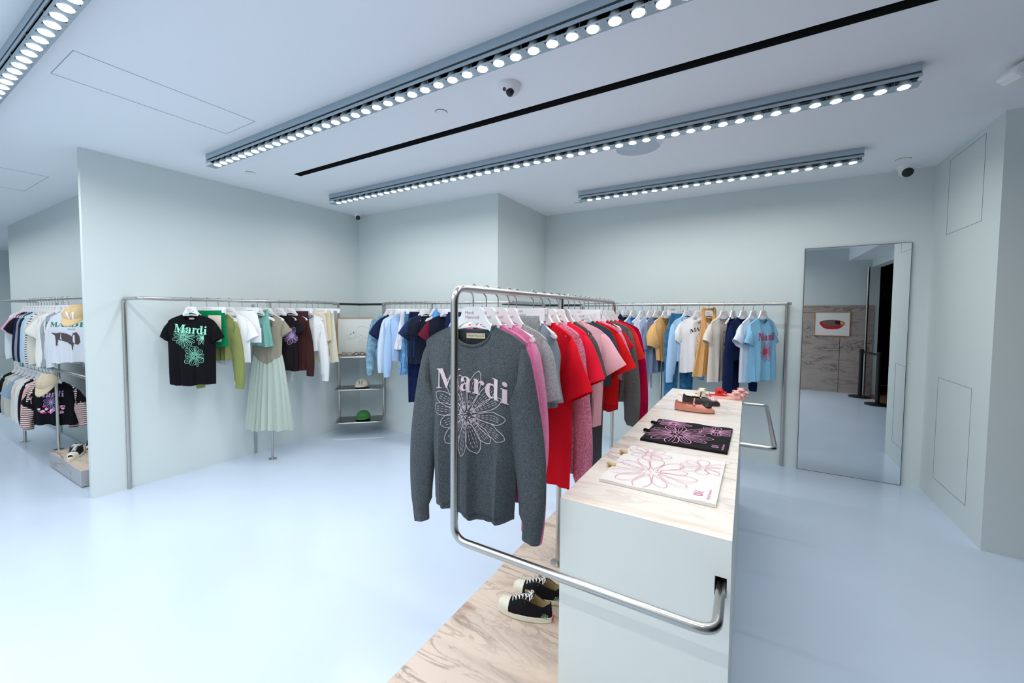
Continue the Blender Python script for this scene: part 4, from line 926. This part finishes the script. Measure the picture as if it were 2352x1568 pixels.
def tote_print(w, bold, fl=1):
    p = P2()
    flower(p, -.045, -.055, .165, 12, w, bold-1, sx=1.0, seed=12, pw=.38, core=.2, dash=False); flower(p, -.10, .165, .095, 8, w, bold-1, seed=14, pw=.42, dash=False, dots=False); flower(p, .125, .11, .095, 8, w, bold-1, seed=15, pw=.5, dash=False, dots=False)
    p.clip(-.195, .195, -.235, .235)
    return p
def tote_text():
    p = P2()
    vs, fs = text_mesh('01', .05); n = len(p.v); p.v += [(.155-v.y*.9, -.205+v.x+.035) for v in vs]; p.f += [tuple(i+n for i in q) for q in fs]
    vs, fs = text_mesh('Mardi Mercredi', .015); n = len(p.v); p.v += [(.178-v.y, -.165+v.x) for v in vs]; p.f += [tuple(i+n for i in q) for q in fs]
    return p
tote(-.27, 1.785, .40, .475, -1, fabric(rgb(230,229,224)), (tote_print(.0018, 1), mat('rose_line', rgb(214,110,168), .8)), 'white canvas tote with fine pink flower outlines, nearest on the counter', fabric(rgb(214,190,140)))
tote(-.255, 2.40, .39, .47, -1, fabric(rgb(24,22,26)), (tote_print(.0034, 3), mat('candy_line', rgb(232,170,208), .8)), 'black canvas tote with dense pink flowers, behind the white tote', fabric(rgb(18,18,20)))

# ------------------------------------------------------------------ shoes
def loft(secs, n=24, closed_ends=True):
    mb = MB(); mb.grid(secs, True)
    if closed_ends: mb.f.append(tuple(range(len(secs[0])))); mb.f.append(tuple((len(secs)-1)*len(secs[0])+j for j in range(len(secs[0]))))
    return mb
def foot_outline(L, w, n=30, toe=.5):   # outline in xy, toe towards +x
    out = []
    for i in range(n):
        a = 2*PI*i/n; c, s = math.cos(a), math.sin(a); x = L/2*c
        q = (c+1)/2; ww = w*(.74+.30*math.sin(q*2.6)); out.append((x, ww*.5*math.copysign(abs(s)**.72, s)))
    return out
def shell(par, name, outl, z0, zf, inset_f, m, rows=7, open_top=True):
    """wall rising from outline; height zf(x), inset increases with height"""
    rr_ = []
    for k in range(rows):
        e = k/(rows-1); row = []
        for x, y in outl:
            h = zf(x); i_ = inset_f(x, e); row.append((x*(1-.03*e*e), y*(1-i_), z0+h*e))
        rr_.append(row)
    o = MB().grid(rr_, True).build(name, m, par, True)
    sd = o.modifiers.new('s', 'SOLIDIFY'); sd.thickness = .003; sd.offset = 0
    return rr_[-1]
def sneaker(loc, rz, label, grp, flip=1, s=1.0):
    t = thing('sneaker', label, 'shoe', loc, R(rz), grp); t.scale = (s,)*3
    L, w = .26, .092; black = fabric(rgb(24,24,28)); rub = mat('cream_rubber', rgb(236,232,216), .45); lin_ = fabric(rgb(206,186,140))
    ol = foot_outline(L, w)
    MB().prismz(ol, 0, .026).build('sole', rub, t, bevel=.004)
    olu = [(x*.985, y*.95) for x, y in ol]
    def zf(x):   # top line
        if x > .075: return .034+.0*(x)
        if x > .0: return .034+(.075-x)/.075*.036
        if x > -.035: return .070
        return .052-.0*(x)+.012*max(0, (-x-.07))/.06
    ins = lambda x, e: (.62*e*e if x > -.02 else .26*e) if x < .07 else .5*e*e
    # upper: canvas with covered vamp
    secs = []
    n = 20
    for k in range(15):
        x = .122-.150*k/14; q = (x*2/L+1)/2; ww = w*.95*(.74+.30*math.sin(q*2.6))*.5*min(1, (max(0, 1-(x/(L*.493))**2))**.36*1.05)
        h = zf(x)*(1 if x < .1 else 1-.35*((x-.1)/.022)**2); secs.append([(x, ww*math.cos(PI*j/n)*(1-.0*j), .024+h*math.sin(PI*j/n)**.72) for j in range(n+1)])
    MB().grid(secs).build('vamp', black, t, True)
    # quarters around the ankle opening
    pts = [(x*.985, y*.95) for x, y in foot_outline(L, w, 72) if x < .012]; pts = sorted(pts, key=lambda p: math.atan2(p[1], p[0]-.012) % (2*PI))
    rows = []
    for k in range(6):
        e = k/5; rows.append([(x+(.006*e if x < -.1 else 0), y*(1-.16*e), .024+(.046+.026*min(1, max(0, (x+.085)/.07))+.016*max(0, (-x-.09)/.04))*e) for x, y in pts])
    o = MB().grid(rows).build('quarter', black, t, True); sd = o.modifiers.new('s', 'SOLIDIFY'); sd.thickness = .003
    o = MB().grid([[(x*.965, y*.87, z) for x, y, z in r_] for r_ in rows]).build('lining', lin_, t, True)
    MB().prismz([(x*.93, y*.86) for x, y in ol if x < .03], .027, .031).build('insole', lin_, t)
    # toe cap
    secs2 = [[(x+.002, y*1.03, .024+(z-.024)*1.05) for x, y, z in r_] for r_ in secs[:6]]
    MB().grid(secs2).build('toe_cap', rub, t, True)
    mb = MB()
    for k in range(6):
        x = .055-.016*k; zz = .024+zf(x)*.92; w_ = .026
        mb.tube([(x-.004, -w_-.004, zz-.013), (x, -w_*.6, zz+.0), (x+.003, 0, zz+.009), (x, w_*.6, zz+.0), (x-.004, w_+.004, zz-.013)], .0026, 6)
        mb.tube([(x, -w_*.5, zz+.002), (x-.008, 0, zz+.011), (x-.016, w_*.5, zz+.005)], .0024, 6)
    for s_ in (-1, 1):
        mb.tube([(-.03,0,.104),(-.026,s_*.018,.108),(-.03,s_*.034,.096),(-.036,s_*.022,.100),(-.03,0,.104)], .003, 6); mb.tube([(-.03,0,.104),(-.012,s_*.02,.098),(-.006,s_*.038,.084)], .0024, 6)
    mb.build('laces', mat('lace_white', rgb(246,246,246), .8), t, True)
    MB().grid([[(-.035-.0+.02*k*.0-.004*k, y, .092+.006*k) for y in (-.022,-.01,0,.01,.022)] for k in range(4)]).build('tongue', black, t, True)
    mb = MB()
    for sd2 in (-1, 1):
        for k in range(5):
            a = R(20+35*k); cx, cz_ = -.105, .032
            mb.tube([(cx+.001+.020*math.cos(a)*q-.004*math.sin(a)*math.sin(PI*q), sd2*(.0400-.0*abs(q)), cz_+.024*math.sin(a)*q+.004*math.cos(a)*math.sin(PI*q)) for q in (0,.3,.6,.85,1)]+[(cx+.001+.020*math.cos(a)*q+.004*math.sin(a)*math.sin(PI*q), sd2*.0400, cz_+.024*math.sin(a)*q-.004*math.cos(a)*math.sin(PI*q)) for q in (.85,.6,.3,0)], .0009, 5)
    mb.build('flower_embroidery', mat('sage_thread', rgb(150,186,160), .8), t)
    MB().box(-.1335,-.1295,-.012,.012,.008,.021).build('heel_tab', mat('coral_red', rgb(220,70,60), .6), t)
    return t
PG = 'sneakers on the low marble plinth'
sneaker((-.845, 1.662, .151), 180+12, 'black canvas sneaker with white laces, the nearer of the pair on the centre plinth', PG)
sneaker((-.842, 1.80, .151), 180+10, 'black canvas sneaker with white laces, the farther of the pair on the centre plinth', PG)
sneaker((-5.46, 1.23, .152), -30, 'black and white sneaker on the left plinth, the nearer of that pair', 'sneakers on the left plinth')
sneaker((-5.60, 1.385, .152), -26, 'black and white sneaker on the left plinth, partly behind the partition edge', 'sneakers on the left plinth')

def flat_shoe(loc, rz, m, lining, deco, label, deco_name='rosette', ankle=True):
    t = thing('ballet_flat', label, 'shoe', loc, R(rz), 'flat shoes on the counter'); t.scale = (1, 1, 1.42)
    L, w = .245, .078; ol = foot_outline(L, w)
    MB().prismz([(x*.98, y*.96) for x, y in ol], 0, .006).build('sole', mat('flat_sole', rgb(120,92,74), .6), t)
    def sec(x, sc, lift=0):
        q = (x*2/L+1)/2; ww = w*sc*(.70+.34*math.sin(q*2.6))*.5*min(1, max(0, 1-(x/(L*.497))**2)**.34*1.05)
        h = .034+.026*max(0, -x/.12)**1.3-.016*max(0, (x-.02)/.10); k_ = min(1, max(0, 1-(abs(x)/(L*.497))**10))**.5
        return [(x, ww*math.copysign(abs(math.cos(PI*j/26))**.7, math.cos(PI*j/26)), .004+lift+h*(sc if sc < 1 else 1)*(.25+.75*k_)*max(0, math.sin(PI*j/26))**.6) for j in range(27)]
    def shell_(sc, name, mm, ox, oy):
        xs = [-.1215+.243*i/44 for i in range(45)]; secs = [sec(x, sc) for x in xs]; g_ = MB().grid(secs); keep = []
        for f_ in g_.f:
            cx = sum(g_.v[i][0] for i in f_)/4; cy = sum(g_.v[i][1] for i in f_)/4; cz_ = sum(g_.v[i][2] for i in f_)/4
            if ((cx+.038)/ox)**2+(cy/oy)**2 < 1 and cz_ > .012: continue
            keep.append(f_)
        g_.f = keep; return g_.build(name, mm, t, True)
    shell_(1, 'upper', m, .078, .0315); shell_(.94, 'lining', lining, .077, .031)
    MB().prismz([(x*.93, y*.84) for x, y in ol], .006, .009).build('insole', lining, t)
    if ankle:
        MB().tube([(-.005,-.038,.034),(-.002,-.028,.052),(0,0,.060),(-.002,.028,.052),(-.005,.038,.034)], .0045, 8).build('strap', m, t, True)
        MB().lathe([(.007,-.002),(.007,.004),(.003,.006)], 12, (0,-.038,.036)).build('buckle', M_steel, t, True)
    mb = MB(); r = random.Random(3)
    for k in range(9):
        a = k*2.4; rad = .006+.0022*k
        mb.tube([( .074+rad*1.15*math.cos(a+q), rad*1.15*math.sin(a+q), .038-.0012*k) for q in (0,.5,1,1.5,2)], [.004,.006,.007,.006,.004], 6)
    mb.build(deco_name, deco, t, True)
    return t
lp = mat('pink_leather', rgb(222,148,128), .35); lpi = mat('pink_lining', rgb(212,140,118), .5); lb = mat('black_leather', rgb(48,44,44), .45)
flat_shoe((-.288, 3.015, CH+.001), 2, lp, lpi, mat('black_satin', rgb(16,16,18), .4), 'pink leather ballet flat with a black rosette on the counter')
flat_shoe((-.272, 3.275, CH+.001), 4, lb, mat('dark_lining', rgb(24,22,22), .6), mat('pale_pink_satin', rgb(240,200,212), .5), 'black leather ballet flat with a pale pink rosette on the counter')
def mule(loc, rz, m, label):
    t = thing('bow_slide', label, 'shoe', loc, R(rz), 'bow slides at the far end of the counter'); t.scale = (1, 1, 1.15)
    ol = foot_outline(.23, .078); MB().prismz(ol, 0, .010).build('sole', m, t, bevel=.002)
    MB().grid([[(x, y*.038, .010+.030*math.sqrt(max(0, 1-y*y))) for y in [q/6 for q in range(-6, 7)]] for x in (.085,.06,.03)]).build('toe_strap', m, t, True)
    mb = MB()
    for sd in (-1, 1):
        mb.grid([[(.058+v*(.006+.024*u), sd*(.003+.052*u), .043+.012*math.sin(PI*u*.8)+.003*math.cos(9*v)*u) for v in (-1,-.6,-.2,.2,.6,1)] for u in [k/6 for k in range(7)]])
        mb.grid([[(.066+.045*u, sd*(.004+.026*u+v*(.004+.010*u)), .040-.010*u+.003*math.cos(7*v)) for v in (-1,-.3,.3,1)] for u in [k/4 for k in range(5)]])
    o = mb.build('bow', m, t, True); s_ = o.modifiers.new('s', 'SOLIDIFY'); s_.thickness = .007
    MB().lathe([(.009,-.008),(.011,0),(.009,.008)], 12, (.058,0,.045)).build('knot', m, t, True)
mule((-.35, 3.58, CH+.001), 0, fabric(rgb(236,228,210)), 'cream bow slide behind the black ballet flat')
mule((-.235, 3.66, CH+.001), 5, mat('red_satin', rgb(216,14,26), .5), 'red bow slide at the far end of the counter')
mule((-.12, 3.62, CH+.001), 0, mat('blush_satin', rgb(244,186,178), .5), 'blush pink bow slide at the far right of the counter, the nearer one')
mule((-.09, 3.76, CH+.001), 0, mat('blush_satin', rgb(244,186,178), .5), 'blush pink bow slide at the counter end, behind its twin')

# ------------------------------------------------------------------ world and view
w = bpy.data.worlds.new('world'); S.world = w; w.use_nodes = True
w.node_tree.nodes['Background'].inputs[0].default_value = (.7,.8,1,1); w.node_tree.nodes['Background'].inputs[1].default_value = .3
S.cycles.max_bounces = 7; S.cycles.diffuse_bounces = 5; S.cycles.glossy_bounces = 3; S.cycles.use_adaptive_sampling = True; S.cycles.adaptive_threshold = .1; S.cycles.use_denoising = True
S.cycles.sample_clamp_indirect = 6; S.cycles.caustics_reflective = False; S.cycles.caustics_refractive = False
